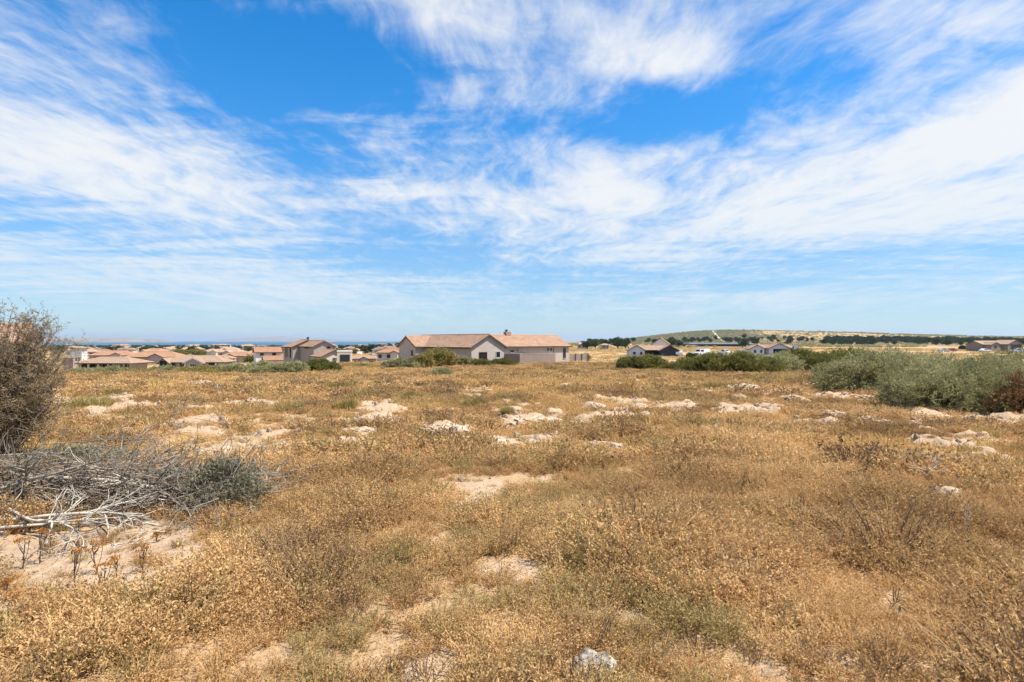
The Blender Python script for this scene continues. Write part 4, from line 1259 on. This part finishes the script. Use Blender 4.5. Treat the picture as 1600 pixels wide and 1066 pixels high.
def shrub(name, label, px, base, wpx, top, leafm, seed, cat='shrub', nspr=700, per=10, ll=None, dens=1., group=None, Y=None, upward=.5, depth=.8, proto=None, rag=.25, lwr=.34):
    if Y is None: x, y = ground_at(px, base)
    else: y = Y; x = at(px, Y)
    w = wpx / F * y; h = (base - top) / F * y if Y is None else (EYE + (533 - top) / F * y - gz(x, y))
    ll = ll or max(.05, 4.2 / F * y)
    o = thing(name, label, cat, (x, y, gz(x, y) - .02), 0, group)
    f, s_ = shrub_mesh(seed, w, max(w * depth, h * .6), h, int(nspr * dens), per, ll, ll * lwr, M[leafm], upward=upward, ragged=rag, nl=13 if nspr >= 2000 else 7)
    link('foliage', f, o); link('stem', s_, o)
    return o
G1 = 'big grey-green shrubs at the right edge'
shrub('grey_green_shrub', 'feathery grey-green shrub at the left end of the big clump on the right', 1347, 611, 120, 556, 'leaf_grey', 1, nspr=2000, group=G1)
shrub('grey_green_shrub', 'tallest grey-green shrub at the back of the right clump', 1432, 606, 190, 546, 'leaf_grey', 2, nspr=2400, group=G1)
shrub('grey_green_shrub', 'front grey-green shrub spreading over the sand in the right clump', 1462, 640, 150, 566, 'leaf_grey', 3, nspr=2400, group=G1)
shrub('grey_green_shrub', 'large front grey-green shrub cut by the right picture edge', 1556, 645, 190, 556, 'leaf_grey', 4, nspr=2800, group=G1)
shrub('grey_green_shrub', 'rear grey-green shrub behind the cut-off one on the right', 1580, 612, 190, 553, 'leaf_grey', 5, nspr=2000, group=G1)
shrub('rusty_shrub', 'rusty brown dying shrub among the grey-green ones at the right edge', 1596, 652, 64, 584, 'leaf_rust', 6, nspr=900)
G2 = 'bushes in the row right of the large house'
for i, (px, b_, w_, t_, m_, lb) in enumerate([
    (1012, 577, 70, 556, 'leaf_green', 'leftmost low green bush of the row, below the charcoal gable house'),
    (1058, 578, 44, 566, 'leaf_olive', 'lowest brownish bush in the gap of the right row'),
    (1106, 582, 72, 552, 'leaf_green', 'rounded green bush of the row below the white van'),
    (1157, 585, 84, 555, 'leaf_green', 'widest low green bush of the row, in front of the precast wall'),
    (1160, 577, 100, 551, 'leaf_grey', 'grey-green bush at the back of the row below the precast wall'),
    (1212, 583, 84, 554, 'leaf_grey', 'grey-green bush of the row below the black garage opening'),
    (1249, 580, 60, 546, 'leaf_green', 'tallest dark green bush of the row, against the white garage house'),
    (1287, 581, 90, 553, 'leaf_green', 'dark bush of the row next to the big grey-green clump'),
    (1330, 576, 110, 549, 'leaf_green', 'rearmost bush of the row behind the big grey-green clump')]):
    shrub('green_bush', lb, px, b_, w_, t_, m_, 20 + i, 'bush', nspr=1000, group=G2)
shrub('round_bush', 'small dark round bush standing alone left of the white van', 1080, 560, 14, 551, 'leaf_dark', 31, 'bush', nspr=300, Y=140)
shrub('round_bush', 'small dark bush alone in the golden field on the right', 1504, 545, 8, 540, 'leaf_dark', 32, 'bush', nspr=200, Y=300)
shrub('round_bush', 'tiny dark bush at the left of the golden field', 1298, 545, 6, 544, 'leaf_dark', 33, 'bush', nspr=150, Y=300)
G3 = 'bushes in front of the large house'
for i, (px, b_, w_, t_, m_, lb) in enumerate([
    (686, 574, 54, 546, 'leaf_olive', 'rounded olive-yellow bush in front of the shaded wall of the large house'),
    (632, 576, 46, 561, 'leaf_grey', 'grey-green bush below the left gable of the large house'),
    (658, 576, 30, 556, 'leaf_olive', 'narrow straw-olive bush left of the rounded olive one'),
    (722, 573, 40, 556, 'leaf_grey', 'grey bush right of the rounded olive bush'),
    (755, 573, 50, 562, 'leaf_green', 'low bright green bush under the dark window of the large house'),
    (788, 573, 34, 561, 'leaf_green', 'green bush at the corner of the brown yard wall')]):
    shrub('house_bush', lb, px, b_, w_, t_, m_, 40 + i, 'bush', nspr=800, group=G3)
G4 = 'bushes along the left edge of the field'
for i, (px, b_, w_, t_, m_, lb) in enumerate([
    (140, 586, 46, 574, 'leaf_grey', 'small grey bush below the mauve yard wall'),
    (177, 586, 44, 573, 'leaf_grey', 'grey-green bush in front of the verandah house'),
    (214, 585, 44, 575, 'leaf_olive', 'low olive bush right of the verandah house bush'),
    (262, 584, 56, 573, 'leaf_grey', 'grey-green bush below the verandah of the grey bungalow'),
    (316, 584, 64, 572, 'leaf_olive', 'yellow-green bush below the white-trimmed gable'),
    (364, 584, 56, 570, 'leaf_grey', 'grey-green bush right of the grey bungalow'),
    (412, 585, 60, 567, 'leaf_grey', 'grey-green bush below the white gabled house'),
    (454, 584, 58, 565, 'leaf_grey', 'taller grey-green bush below the two-storey house'),
    (500, 581, 60, 563, 'leaf_green', 'greener bush below the cream garage gable'),
    (566, 574, 22, 568, 'leaf_grey', 'tiny grey bush below the flat garage')]):
    shrub('field_edge_bush', lb, px, b_, w_, t_, m_, 60 + i, 'bush', nspr=800, group=G4)
shrub('dark_bush', 'small dark grey-green bush on the brown field before the olive bush', 690, 588, 32, 575, 'leaf_grey', 80, 'bush', nspr=500)

def tussock(label, px, base, wpx, top, seed, mat='tussock', n=520):
    x, y = ground_at(px, base)
    w = wpx / F * y; h = (base - top) / F * y
    g = np.random.default_rng(seed); b = MB()
    k = 5
    cs = g.normal(size=(k, 2)) * w * .2
    for c in cs:
        m = n // k
        az = g.random(m) * 2 * math.pi
        rt = np.c_[np.cos(az), np.sin(az), np.zeros(m)] * (np.sqrt(g.random(m))[:, None] * w * .2) + np.array((c[0], c[1], 0))
        ln = g.random(m) * .85
        d = np.c_[np.cos(az) * np.sin(ln), np.sin(az) * np.sin(ln), np.cos(ln)]
        blades(b, rt, d, h * (.6 + .6 * g.random(m)), max(.006, .9 / F * y), g, 0, .25)
    o = b.build('grass_tussock', M[mat])
    o.location = (x, y, sz(x, y) - .03)
    tag(o, label, 'tussock', 'grass tussocks in the field')
for i, a in enumerate([
    ('dense yellow-green tussock in mid field below the tall weed gap', 543, 640, 42, 620), ('wide olive tussock up-slope of the dense yellow-green one', 580, 626, 56, 604),
    ('small tussock behind the wide olive one', 606, 614, 32, 599), ('tussock right of the wide olive one', 647, 628, 40, 609), ('low wide tussock near the left bush row', 528, 608, 60, 594),
    ('brownish tussock left of the dense yellow-green one', 450, 644, 48, 624), ('yellow-olive tussock nearest the thorn bush', 142, 640, 66, 620),
    ('small brown tussock below the large house corner', 745, 636, 28, 619), ('low olive tussock in the middle right of the field', 1130, 612, 90, 598),
    ('yellow-green tussock below the row of bushes on the right', 1240, 598, 90, 583), ('pale tussock right of the thorn bush, behind the nearest one', 170, 618, 50, 604),
    ('second tussock of the strip below the right bush row', 1180, 596, 70, 584), ('small dark tussock in the sand ridge of mid field', 790, 652, 16, 636)]):
    tussock(*a, seed=300 + i)

# ---- the thorn bush at the left edge
def thorn_bush():
    x, y = ground_at(20, 722)
    x = at(-14, y)
    o = thing('thorn_bush', 'tall twiggy brown thorn bush at the left edge', 'bush', (x, y, gz(x, y) - .05))
    K = np.array((1.16, 1.1, 1.17))
    g = np.random.default_rng(77)
    b, fol = MB(), MB()
    C, D = [], []
    lob = [((0, 0, .85), (.85, .85, .85)), ((.5, -.1, 1.15), (.52, .5, .62)), ((-.4, .1, 1.2), (.6, .6, .7)), ((.30, .1, 1.62), (.42, .42, .42)), ((.72, -.2, .75), (.38, .4, .48)),
           ((.05, -.35, 1.3), (.55, .45, .6)), ((-.2, -.5, .7), (.7, .45, .6)), ((.62, .1, 1.45), (.36, .36, .42)), ((-.35, -.2, 1.65), (.5, .5, .40))]
    for i in range(360):
        c, r = lob[g.integers(len(lob))]
        c, r = np.array(c) * K, np.array(r) * K
        d = unit(g.normal(size=3)); d[2] = abs(d[2]) if d[2] < -.6 else d[2]
        tip = np.array(c) + d * np.array(r) * g.random() ** .3
        tip[2] = max(tip[2], .12)
        a0 = np.array((g.normal() * .12, g.normal() * .12, 0))
        mid = a0 * .45 + tip * .55 + np.array((0, 0, .12)) + g.normal(size=3) * .08
        tt = np.linspace(0, 1, 8)[:, None]
        p = (1 - tt) ** 2 * a0 + 2 * tt * (1 - tt) * mid + tt ** 2 * tip + g.normal(size=(8, 3)) * .012
        b.tube(p, np.linspace(.010, .0035, 8), 4, 0, False)
        out = []
        for j in range(5):
            t = 3 + 4 * g.random(); k = min(int(t), 6)
            q = p[k] + (p[k + 1] - p[k]) * (t - k)
            branch_lines(g, q, d * .8 + g.normal(size=3) * .75 + np.array((0, 0, .25)), .16 + .24 * g.random(), .0035, 1, out, .5, 4, .5, .9, .02)
        for q, r_, dep in out:
            q[:, 2] = np.maximum(q[:, 2], .05)
            b.tube(q, np.maximum(r_, .0019), 3, 0, False)
            m = 6
            t = g.random(m) * (len(q) - 1.01); i_ = t.astype(int)
            C.append(q[i_] + (q[i_ + 1] - q[i_]) * (t - i_)[:, None] + g.normal(size=(m, 3)) * .010)
            D.append(g.normal(size=(m, 3)) + np.array((0, 0, .3)))
    b.build('twigs', M['twig'], o)
    C, D = np.concatenate(C), np.concatenate(D)
    n = len(C)
    leaves(fol, C, D, .024 * (.6 + .8 * g.random(n)), .012 * (.6 + .8 * g.random(n)), g)
    fol.build('foliage', M['leaf_thorn'], o)
thorn_bush()

# ---- pile of cut branches below it
def dead_branch(label, px, py, ang, length, rad, seed, lift, mat='twig_grey', kids=4, depth=3, tilt=.04):
    x, y = ground_at(px, py)
    g = np.random.default_rng(seed); out = []
    branch_lines(g, (0, 0, 0), (math.cos(ang), math.sin(ang), tilt), length, rad, depth, out, .22, kids, .5, .55, .0)
    b = MB()
    for p, r, dep in out:
        p = p.copy()
        low = -lift + .01
        p[:, 2] = np.maximum(p[:, 2] * .75, low + .0 * p[:, 2])
        b.tube(p, np.maximum(r * (.95 if mat == 'twig_pale' else .68), .002), 6 if dep == depth else 4, 0, dep == depth)
    o = b.build('dead_branch', M[mat], None, True)
    o.location = (x, y, gz(x, y) + lift)
    tag(o, label, 'branch', 'cut branches in the pile')
DB = [('long pale grey branch arching across the top of the pile', 30, 800, R(4), 2.1, .024, .34), ('bleached branch lying along the front of the pile', -20, 832, R(6), 1.25, .020, .10),
      ('grey branch pointing right from the middle of the pile', 120, 790, R(-8), 1.5, .019, .26), ('forked pale branch at the front left of the pile', 10, 822, R(-20), .9, .018, .16),
      ('grey branch slanting down to the sand at the right end of the pile', 215, 770, R(-32), 1.0, .014, .30), ('thin branch rising at the back of the pile', 60, 745, R(12), 1.5, .013, .42),
      ('dark crooked branch at the lower right of the pile', 170, 812, R(14), 1.2, .014, .10), ('thick stub of a branch at the left edge of the pile', -60, 812, R(2), 1.1, .032, .22),
      ('thin forked branch on the upper left of the pile', 0, 765, R(-6), 1.6, .016, .40), ('slender branch reaching the dark shrub at the right end', 230, 790, R(10), 1.1, .012, .20),
      ('pale branch leaning over the front left corner', -30, 842, R(32), .9, .016, .08), ('grey branch in the back right of the pile', 150, 752, R(-4), 1.2, .013, .30),
      ('short bleached stick crossing the pile front', 60, 835, R(-14), .8, .013, .12), ('twiggy branch lying on the right slope of the pile', 250, 810, R(-18), .8, .010, .08)]
for i, (lb, px, py, an, L, rd, lf) in enumerate(DB):
    dead_branch(lb, px, py, an, L, rd, 500 + i, lf, 'twig_pale' if ('pale' in lb or 'bleached' in lb) else 'twig_grey')
def brushwood():
    g = np.random.default_rng(9)
    b = MB()
    cx, cy = ground_at(110, 790)
    gx, gy = zip(*[ground_at(-60 + 400 * q, 800 - 14 * q) for q in np.linspace(0, 1, 60)])
    for i in range(900):
        t = g.random()
        x0, y0 = np.interp(t, np.linspace(0, 1, 60), gx), np.interp(t, np.linspace(0, 1, 60), gy)
        hh = (.50 - .30 * t) * (.35 + .8 * g.random())
        x, y = x0 + g.normal() * .12, y0 + g.normal() * (.42 - .15 * t)
        hh *= math.exp(-((y - y0) / .5) ** 2)
        a = g.normal() * .6 + (math.pi if g.random() < .4 else 0)
        L = .25 + .55 * g.random()
        out = []
        branch_lines(g, (x, y, gz(x, y) + max(hh, .015)), (math.cos(a), math.sin(a), .1 * g.normal()), L, .006 + .004 * g.random(), 1, out, .35, 3, .5, .7, .0)
        for p, r, dep in out:
            p[:, 2] = np.maximum(p[:, 2], terrain(p[:, 0], p[:, 1]) + .01)
            b.tube(p, np.maximum(r, .0018), 3, int(g.random() < .25), False)
    t = g.random(9000)
    x0, y0 = gx, gy
    X = np.interp(t, np.linspace(0, 1, 60), x0) + g.normal(size=9000) * .1
    Yb = np.interp(t, np.linspace(0, 1, 60), y0)
    Yv = Yb + g.normal(size=9000) * (.40 - .12 * t)
    Zv = terrain(X, Yv) + np.maximum(.01, (.44 - .26 * t) * np.exp(-((Yv - Yb) / .48) ** 2) * g.random(9000) ** .6)
    leaves(b, np.c_[X, Yv, Zv], g.normal(size=(9000, 3)) + np.array((0, 0, .3)), .032 * (.5 + g.random(9000)), .012, g, 2)
    kind(b.build('brushwood', [M['twig'], M['twig_grey'], M['lichen']]), 'stuff', 'tangle of thin dead twigs and grey leaves filling the branch pile', 'brushwood')
brushwood()
shrub('grey_twiggy_shrub', 'dark grey-green twiggy shrub at the right end of the branch pile', 356, 792, 116, 722, 'lichen', 90, nspr=1100, per=9, ll=.034, rag=.8)
shrub('grey_twiggy_shrub', 'smaller dark twiggy shrub inside the right end of the branch pile', 272, 778, 90, 734, 'lichen', 91, nspr=800, per=9, ll=.032, rag=.8)
shrub('grey_twiggy_shrub', 'low grey brushy shrub at the top of the pile behind the branches', 120, 735, 120, 692, 'lichen', 92, nspr=1200, per=10, ll=.035)

# ---- dry flower weeds in the left foreground
def weed(label, px, base, top, seed, heads=4, headm='weed_head', stemm='weed_stem', lean=0.):
    x, y = ground_at(px, base); h = (base - top) / F * y
    g = np.random.default_rng(seed)
    o = thing('dry_flower_weed', label, 'weed', (x, y, sz(x, y) - .01), 0, 'dry weeds standing in the field')
    b = MB()
    tip = np.array((lean * h + g.normal() * .05 * h, g.normal() * .05 * h, h * .8))
    main = np.linspace(0, 1, 6)[:, None] * tip + np.c_[g.normal(size=6) * .012 * h, g.normal(size=6) * .012 * h, np.zeros(6)]
    b.tube(main, np.linspace(.0048, .003, 6), 5)
    hs = []
    for i in range(heads):
        t = .35 + .6 * g.random() if i else 1.
        s_ = main[min(int(t * 5), 4)]
        a = g.random() * 6.28
        e = s_ + np.array((math.cos(a) * .16 * h, math.sin(a) * .16 * h, (h - s_[2]) * (.7 + .3 * g.random()))) if i else np.array((tip[0], tip[1], h))
        b.tube(np.array([s_, s_ * .5 + e * .5 + np.array((math.cos(a), math.sin(a), -.3)) * .03 * h, e]), [.003, .0025, .002], 4)
        hs.append(e)
    n = 24
    p = main[g.integers(0, 6, n)] + g.normal(size=(n, 3)) * .012
    leaves(b, p, g.normal(size=(n, 3)), .035, .008, g)
    b.build('stem', M[stemm], o)
    if headm:
        for e in hs:
            q = MB(); m = 46
            rr = np.sqrt(g.random(m)) * (.024 + .016 * g.random()); a = g.random(m) * 6.28
            c = e + np.c_[np.cos(a) * rr, np.sin(a) * rr, -rr * .15 + g.normal(size=m) * .003]
            leaves(q, c, g.normal(size=(m, 3)) + np.array((0, 0, .8)), .011, .008, g)
            q.build('flower_head', M[headm], o)
for i, (lb, px, b_, t_, hd) in enumerate([
    ('tallest rust-headed weed on the bare sand in the left foreground', 118, 930, 858, 4), ('rust-headed weed at the left of the bare sand', 36, 892, 842, 4), ('small rust-headed weed next to the leftmost tall one', 62, 885, 832, 3),
    ('bright orange-headed weed above the white litter scrap', 22, 960, 925, 2), ('bushy brown weed right of the tallest rust-headed one', 150, 900, 846, 5), ('dark brown weed in the middle of the bare sand', 182, 912, 868, 4),
    ('thin brown weed at the right of the bare sand', 222, 900, 856, 3), ('short rust weed by the twigs at the top of the bare sand', 245, 850, 834, 4), ('rust weed in front of the branch pile', 78, 862, 836, 3),
    ('low rust weed under the branch pile front', 122, 850, 808, 2), ('leftmost low orange weed by the picture edge', 8, 940, 905, 3), ('thin leaning weed between the tall and the dark one', 160, 935, 880, 3)]):
    weed(lb, px, b_, t_, 600 + i, hd)
weed('single brown weed with bare forks on the pale ridge in mid field', 590, 682, 652, 620, 4, None)
weed('thin bare weed standing before the sand ridge in mid field', 970, 694, 652, 621, 3, None)
weed('dark bare weed in the left half of the right foreground', 1252, 815, 768, 622, 4, None)
weed('second dark bare weed right of the first in the right foreground', 1310, 815, 780, 623, 4, None)
weed('thin tall pale stalk at the far right foreground', 1508, 842, 788, 624, 2, None, 'twig_pale', .1)
weed('thin dark stalk low in the right foreground', 1398, 960, 915, 625, 3, None)
weed('dark stalk near the lower centre right', 1018, 945, 905, 626, 2, None)
def pale_stick():
    x, y = ground_at(1449, 756)
    g = np.random.default_rng(8); out = []
    branch_lines(g, (0, 0, 0), (.15, 0, 1), .16, .009, 0, out)
    for d in ((-.8, 0, .9), (.7, .1, .9), (1.2, 0, .8), (-1.2, .1, .3), (.3, 0, 1.2), (1.3, .1, .2)):
        branch_lines(g, (.02, 0, .13), d, .22, .006, 1, out, .3, 3, .5, .6)
    b = MB()
    for p, r, _ in out: b.tube(p, np.maximum(r, .003), 4)
    o = b.build('bleached_twig', M['twig_pale']); o.location = (x, y, sz(x, y) + .02)
    tag(o, 'bleached bare forked twig sticking up in the right foreground', 'twig')
pale_stick()
x, y = ground_at(339, 614)
o = thing('survey_peg', 'thin cream survey peg standing in the left of the field', 'peg', (x, y, sz(x, y)))
MB().box((0, 0, .10), (.05, .05, .42)).build('post', M['wall_cream'], o)
MB().box((0, 0, .33), (.052, .052, .05)).build('cap', M['trim_white'], o)

# ---- stones and sand mounds
def rock(name, label, cat, px, py, wpx, hpx, mat, seed, group=None, rough=.35, sub=3, sink=.25, yr=.75, ns=2.2):
    import bmesh
    x, y = ground_at(px, py)
    w = wpx / F * y; h = hpx / F * y
    bm = bmesh.new(); bmesh.ops.create_icosphere(bm, subdivisions=sub, radius=1.)
    co = np.array([v.co for v in bm.verts])
    s1 = seed * 7.3
    k = (fbm(co[:, 0] * ns + s1 + co[:, 2] * 1.3, co[:, 1] * ns + s1 - co[:, 2] * 1.7, seed, 4) - .5) * 2 * rough + 1
    k += (fbm(co[:, 0] * 7 + s1 + co[:, 2] * 5, co[:, 1] * 7 - co[:, 2] * 4, seed + 3, 3) - .5) * rough * .95
    co = co * k[:, None] * np.array((w / 2, w / 2 * yr, h))
    for v, c in zip(bm.verts, co): v.co = c
    me = bpy.data.meshes.new(name); bm.to_mesh(me); bm.free()
    me.materials.append(M[mat])
    o = link(name, me, None, (x, y, sz(x, y) + h * (.4 - sink)))
    tag(o, label, cat, group)
rock('stone', 'white-grey lichened stone at the bottom edge of the foreground', 'stone', 926, 1056, 62, 19, 'rock_grey', 1, rough=.5, sub=4, sink=.12)
rock('stone', 'pale flat-topped stone in the right foreground under the bleached twig', 'stone', 1482, 779, 38, 11, 'rock', 2, rough=.3, sub=3, sink=.0)
rock('stone', 'small pale stone right of the branch pile', 'stone', 352, 821, 26, 9, 'rock', 3, sink=.0)
rock('litter_scrap', 'white scrap of litter in the lower left corner', 'litter', 27, 953, 15, 5, 'wall_white', 4, rough=.5)
rock('litter_scrap', 'white scrap of litter under the left end of the branch pile', 'litter', 4, 836, 12, 5, 'wall_white', 5, rough=.5)
rock('stone', 'small white stone right of the central bare patch', 'stone', 815, 795, 8, 3, 'rock', 6)
rock('stone', 'rust-brown stone on the bare sand low in the centre right', 'stone', 1036, 998, 14, 5, 'brick', 7)
MD = [(440, 704, 52, 9, 'whitest crusted sand mound left of centre'), (700, 678, 70, 9, 'broad broken sand mound in the middle of the field'), (640, 684, 34, 6, 'small sand mound left of the broad broken one'),
      (770, 690, 46, 7, 'flat sand mound right of the broad broken one'), (947, 698, 46, 6, 'pale flat mound centre right'), (984, 654, 70, 7, 'long smooth sand mound centre right up-slope'),
      (930, 642, 30, 7, 'dark-cracked sand mound left of the long smooth one'), (1302, 657, 34, 6, 'rounded rubbly mound before the big grey-green shrubs'), (1240, 628, 26, 5, 'small pale mound left of the grey-green shrubs'),
      (1352, 624, 40, 6, 'rubbly mound at the foot of the grey-green shrubs'), (835, 664, 70, 8, 'brown rubbly sand mound right of centre'), (1160, 612, 44, 8, 'cracked rubble mound in the upper right of the field'),
      (1100, 616, 50, 7, 'rubble mound in the upper middle right of the field'), (348, 712, 80, 8, 'long pale mound left of the whitest one'), (332, 672, 36, 9, 'crumbly mound up-slope of the long pale one'),
      (1005, 614, 26, 5, 'little mound near the top of the field right of centre'), (870, 608, 40, 4, 'thin mound near the top of the field'), (560, 677, 40, 5, 'pale low mound left of the broad broken one'),
      (192, 662, 60, 6, 'pale mound near the thorn bush'), (395, 634, 44, 5, 'low mound in the upper left of the field'), (1412, 612, 20, 4, 'small mound under the tallest grey-green shrub')]
for i, (px, py, w_, h_, lb) in enumerate(MD):
    rock('sand_mound', lb, 'mound', px, py, w_, h_ * .85, 'mound', 30 + i, 'sand mounds thrown up in the field', rough=.62, sub=5, sink=.45, yr=.8, ns=3.0)

# ------------------------------------------------------------------ trees
tm = [proto_tree(200 + i, 2.4, 5., 900, .62, M['leaf_dark']) for i in range(3)] + [proto_tree(210 + i, 2.6, 3.6, 900, .6, M['leaf_green']) for i in range(2)]
def split_tree(me):
    return me
def tree(name, label, px, Y, scale, k, group, sx=1.):
    x = at(px, Y)
    o = thing(name, label, 'tree', (x, Y, gz(x, Y) - .1), trng.random() * 6, group)
    g = np.random.default_rng(int(px * 10 + Y))
    for nm, me in TP[k]:
        c = link(nm, me, o); c.scale = (scale * sx, scale * sx, scale)
TP = []
def tree_parts(seed, r, h, n, ll, mat):
    g = np.random.default_rng(seed)
    b, t = MB(), MB()
    for i in range(7):
        c = np.array((g.normal() * r * .42, g.normal() * r * .42, h * (.45 + .35 * g.random()))); q = r * (.40 + .3 * g.random())
        m = n // 7
        d = unit(g.normal(size=(m, 3)))
        p = c + d * (q * g.random(m)[:, None] ** .35) * np.array((1, 1, .8))
        leaves(b, p, d + g.normal(size=(m, 3)) * .7, ll * (.6 + .8 * g.random(m)), ll * .7, g, 0)
        t.tube([(0, 0, h * .2), c * .6 + np.array((0, 0, h * .1)), c], [r * .05, r * .035, r * .015], 4)
    t.tube([(0, 0, -.6), (r * .04, 0, h * .2), (r * .06, r * .03, h * .5)], [r * .10, r * .08, r * .03], 6)
    return [('crown', b.mesh('crown', mat)), ('trunk', t.mesh('trunk', M['trunk']))]
for i in range(3): TP.append(tree_parts(220 + i, 2.4, 5., 900, .55, M['leaf_dark']))
for i in range(3): TP.append(tree_parts(230 + i, 2.6, 3.6, 900, .5, M['leaf_green']))
TREES = [(188, 235, 1.0, 3, 1.5, 'broad green tree behind the verandah house'), (200, 240, .9, 4, 1.3, 'green tree right of the broad one behind the verandah house'),
         (275, 300, 1.0, 3, 1.6, 'wide green tree above the grey bungalow, left one'), (288, 310, 1.0, 4, 1.4, 'wide green tree above the grey bungalow, second from left'),
         (305, 305, 1.1, 5, 1.5, 'wide green tree above the grey bungalow, third from left'), (315, 315, .9, 3, 1.4, 'wide green tree above the grey bungalow, right one'),
         (243, 310, .7, 0, 1., 'small round dark tree in the town, left of a pair'), (255, 312, .75, 1, 1., 'small round dark tree in the town, right of a pair'),
         (372, 300, 1.0, 4, 1.5, 'green tree above the orange hipped house'), (392, 190, .8, 3, 1.2, 'green tree left of the white gabled house'), (382, 320, .9, 5, 1.3, 'second green tree above the orange hipped house'),
         (582, 330, 1.2, 2, 1.2, 'dark tree among houses left of the large house'), (560, 420, 1.1, 0, 1.1, 'dark tree in the town above the flat garage'), (535, 360, 1.0, 4, 1.5, 'green tree right of the two-storey house roof'),
         (550, 380, 1.0, 3, 1.5, 'spreading green tree right of the two-storey house roof'), (124, 300, .9, 4, 1.2, 'green tree by the bright white block'),
         (1048, 400, 1.3, 0, 1.3, 'dark tree just right of the tall white gable, left of a pair'), (1060, 405, 1.2, 1, 1.3, 'dark tree just right of the tall white gable, right of a pair'),
         (1160, 420, 1.1, 2, 1.2, 'dark tree left of the white garage house'), (1165, 430, 1.0, 0, 1.2, 'second dark tree left of the white garage house'),
         (918, 310, .9, 0, 1.3, 'dark tree beyond the boundary wall, nearest the large house'), (930, 330, 1.0, 1, 1.3, 'dark tree beyond the boundary wall, second from the house'),
         (945, 380, 1.1, 2, 1.3, 'dark tree beyond the boundary wall, third from the house'), (965, 330, 1.1, 0, 1.8, 'wide dark tree left of the charcoal gable house'),
         (978, 340, 1.1, 2, 1.6, 'wide dark tree touching the charcoal gable house on the left'), (916, 104, .42, 3, .8, 'small yellow-green tree at the end of the boundary wall')]
for px, Y, s_, k_, sx, lb in TREES: tree('town_tree' if px < 700 else 'dark_tree', lb, px, Y, s_, k_, 'trees between the houses', sx)
# far trees of the town and the wood along the hill foot read as one mass each
wp = [bpy.data.objects.new('wood_tree', proto_tree(240 + i, 3.2, 6., 420, 1.0, M['leaf_dark'])) for i in range(4)]
wr = np.random.default_rng(44)
n = 900
px = 60 + 620 * wr.random(n); Yv = 350 + 1500 * wr.random(n) ** .8
X = at(px, Yv)
scatter('town_greenery', wp, np.c_[X, Yv, terrain(X, Yv) - .4], rotz(wr, n, .05), .45 + .55 * wr.random(n), wr.integers(0, 4, n), 'scattered far trees and hedges of the town by the sea', 'trees')
wp2 = [bpy.data.objects.new('wood_tree', proto_tree(250 + i, 3.2, 6., 420, 1.0, M['leaf_dark'])) for i in range(4)]
pts = []
n = 2600
a = .12 + .95 * wr.random(n)
Yv = np.where(wr.random(n) < .75, 860 + 160 * wr.random(n), 560 + 300 * wr.random(n))
keepp = (800 + F * a > 1290) | (wr.random(n) < .10)
keepp &= ~((Yv < 850) & (fbm(a * 40, Yv / 60., 15) < .56))
a, Yv = a[keepp], Yv[keepp]; X = a * Yv; n = len(X)
scatter('far_woodland', wp2, np.c_[X, Yv, terrain(X, Yv) - .5], rotz(wr, n, .05), .7 + .8 * wr.random(n) ** 2, wr.integers(0, 4, n), 'dark band of trees along the foot of the hill on the right', 'wood')
sp = [bpy.data.objects.new('scrub_plant', proto_tree(260 + i, 2.2, 1.8, 160, .8, M['leaf_grey'], False)) for i in range(3)]
n = 9000
a = .08 + .95 * wr.random(n); Yv = 420 + 1150 * wr.random(n); X = a * Yv
kp = fbm(X / 60, Yv / 60, 19, 3) > np.where(Yv > 800, np.where((a > .22) & (a < .44), .25, .46), .60)
X, Yv = X[kp], Yv[kp]; n = len(X)
scatter('hill_scrub', sp, np.c_[X, Yv, terrain(X, Yv) - .2], rotz(wr, n, .05), .4 + .6 * wr.random(n), wr.integers(0, 3, n), 'grey-green scrub dotted over the far hill', 'scrub')
# ------------------------------------------------------------------ haze over the bay
m, t = newmat('sea haze')
pv = t.new('ShaderNodeVolumePrincipled')
pv.inputs['Color'].default_value = (.72, .86, 1.0, 1)
pv.inputs['Density'].default_value = 0.00005
pv.inputs['Anisotropy'].default_value = .2
t.l.new(pv.outputs[0], t.out.inputs['Volume'])
hz = MB().box((0, 0, 60), (60000, 60000, 280)).build('haze', m)
kind(hz, 'stuff', 'thin pale sea haze over the bay', 'haze')
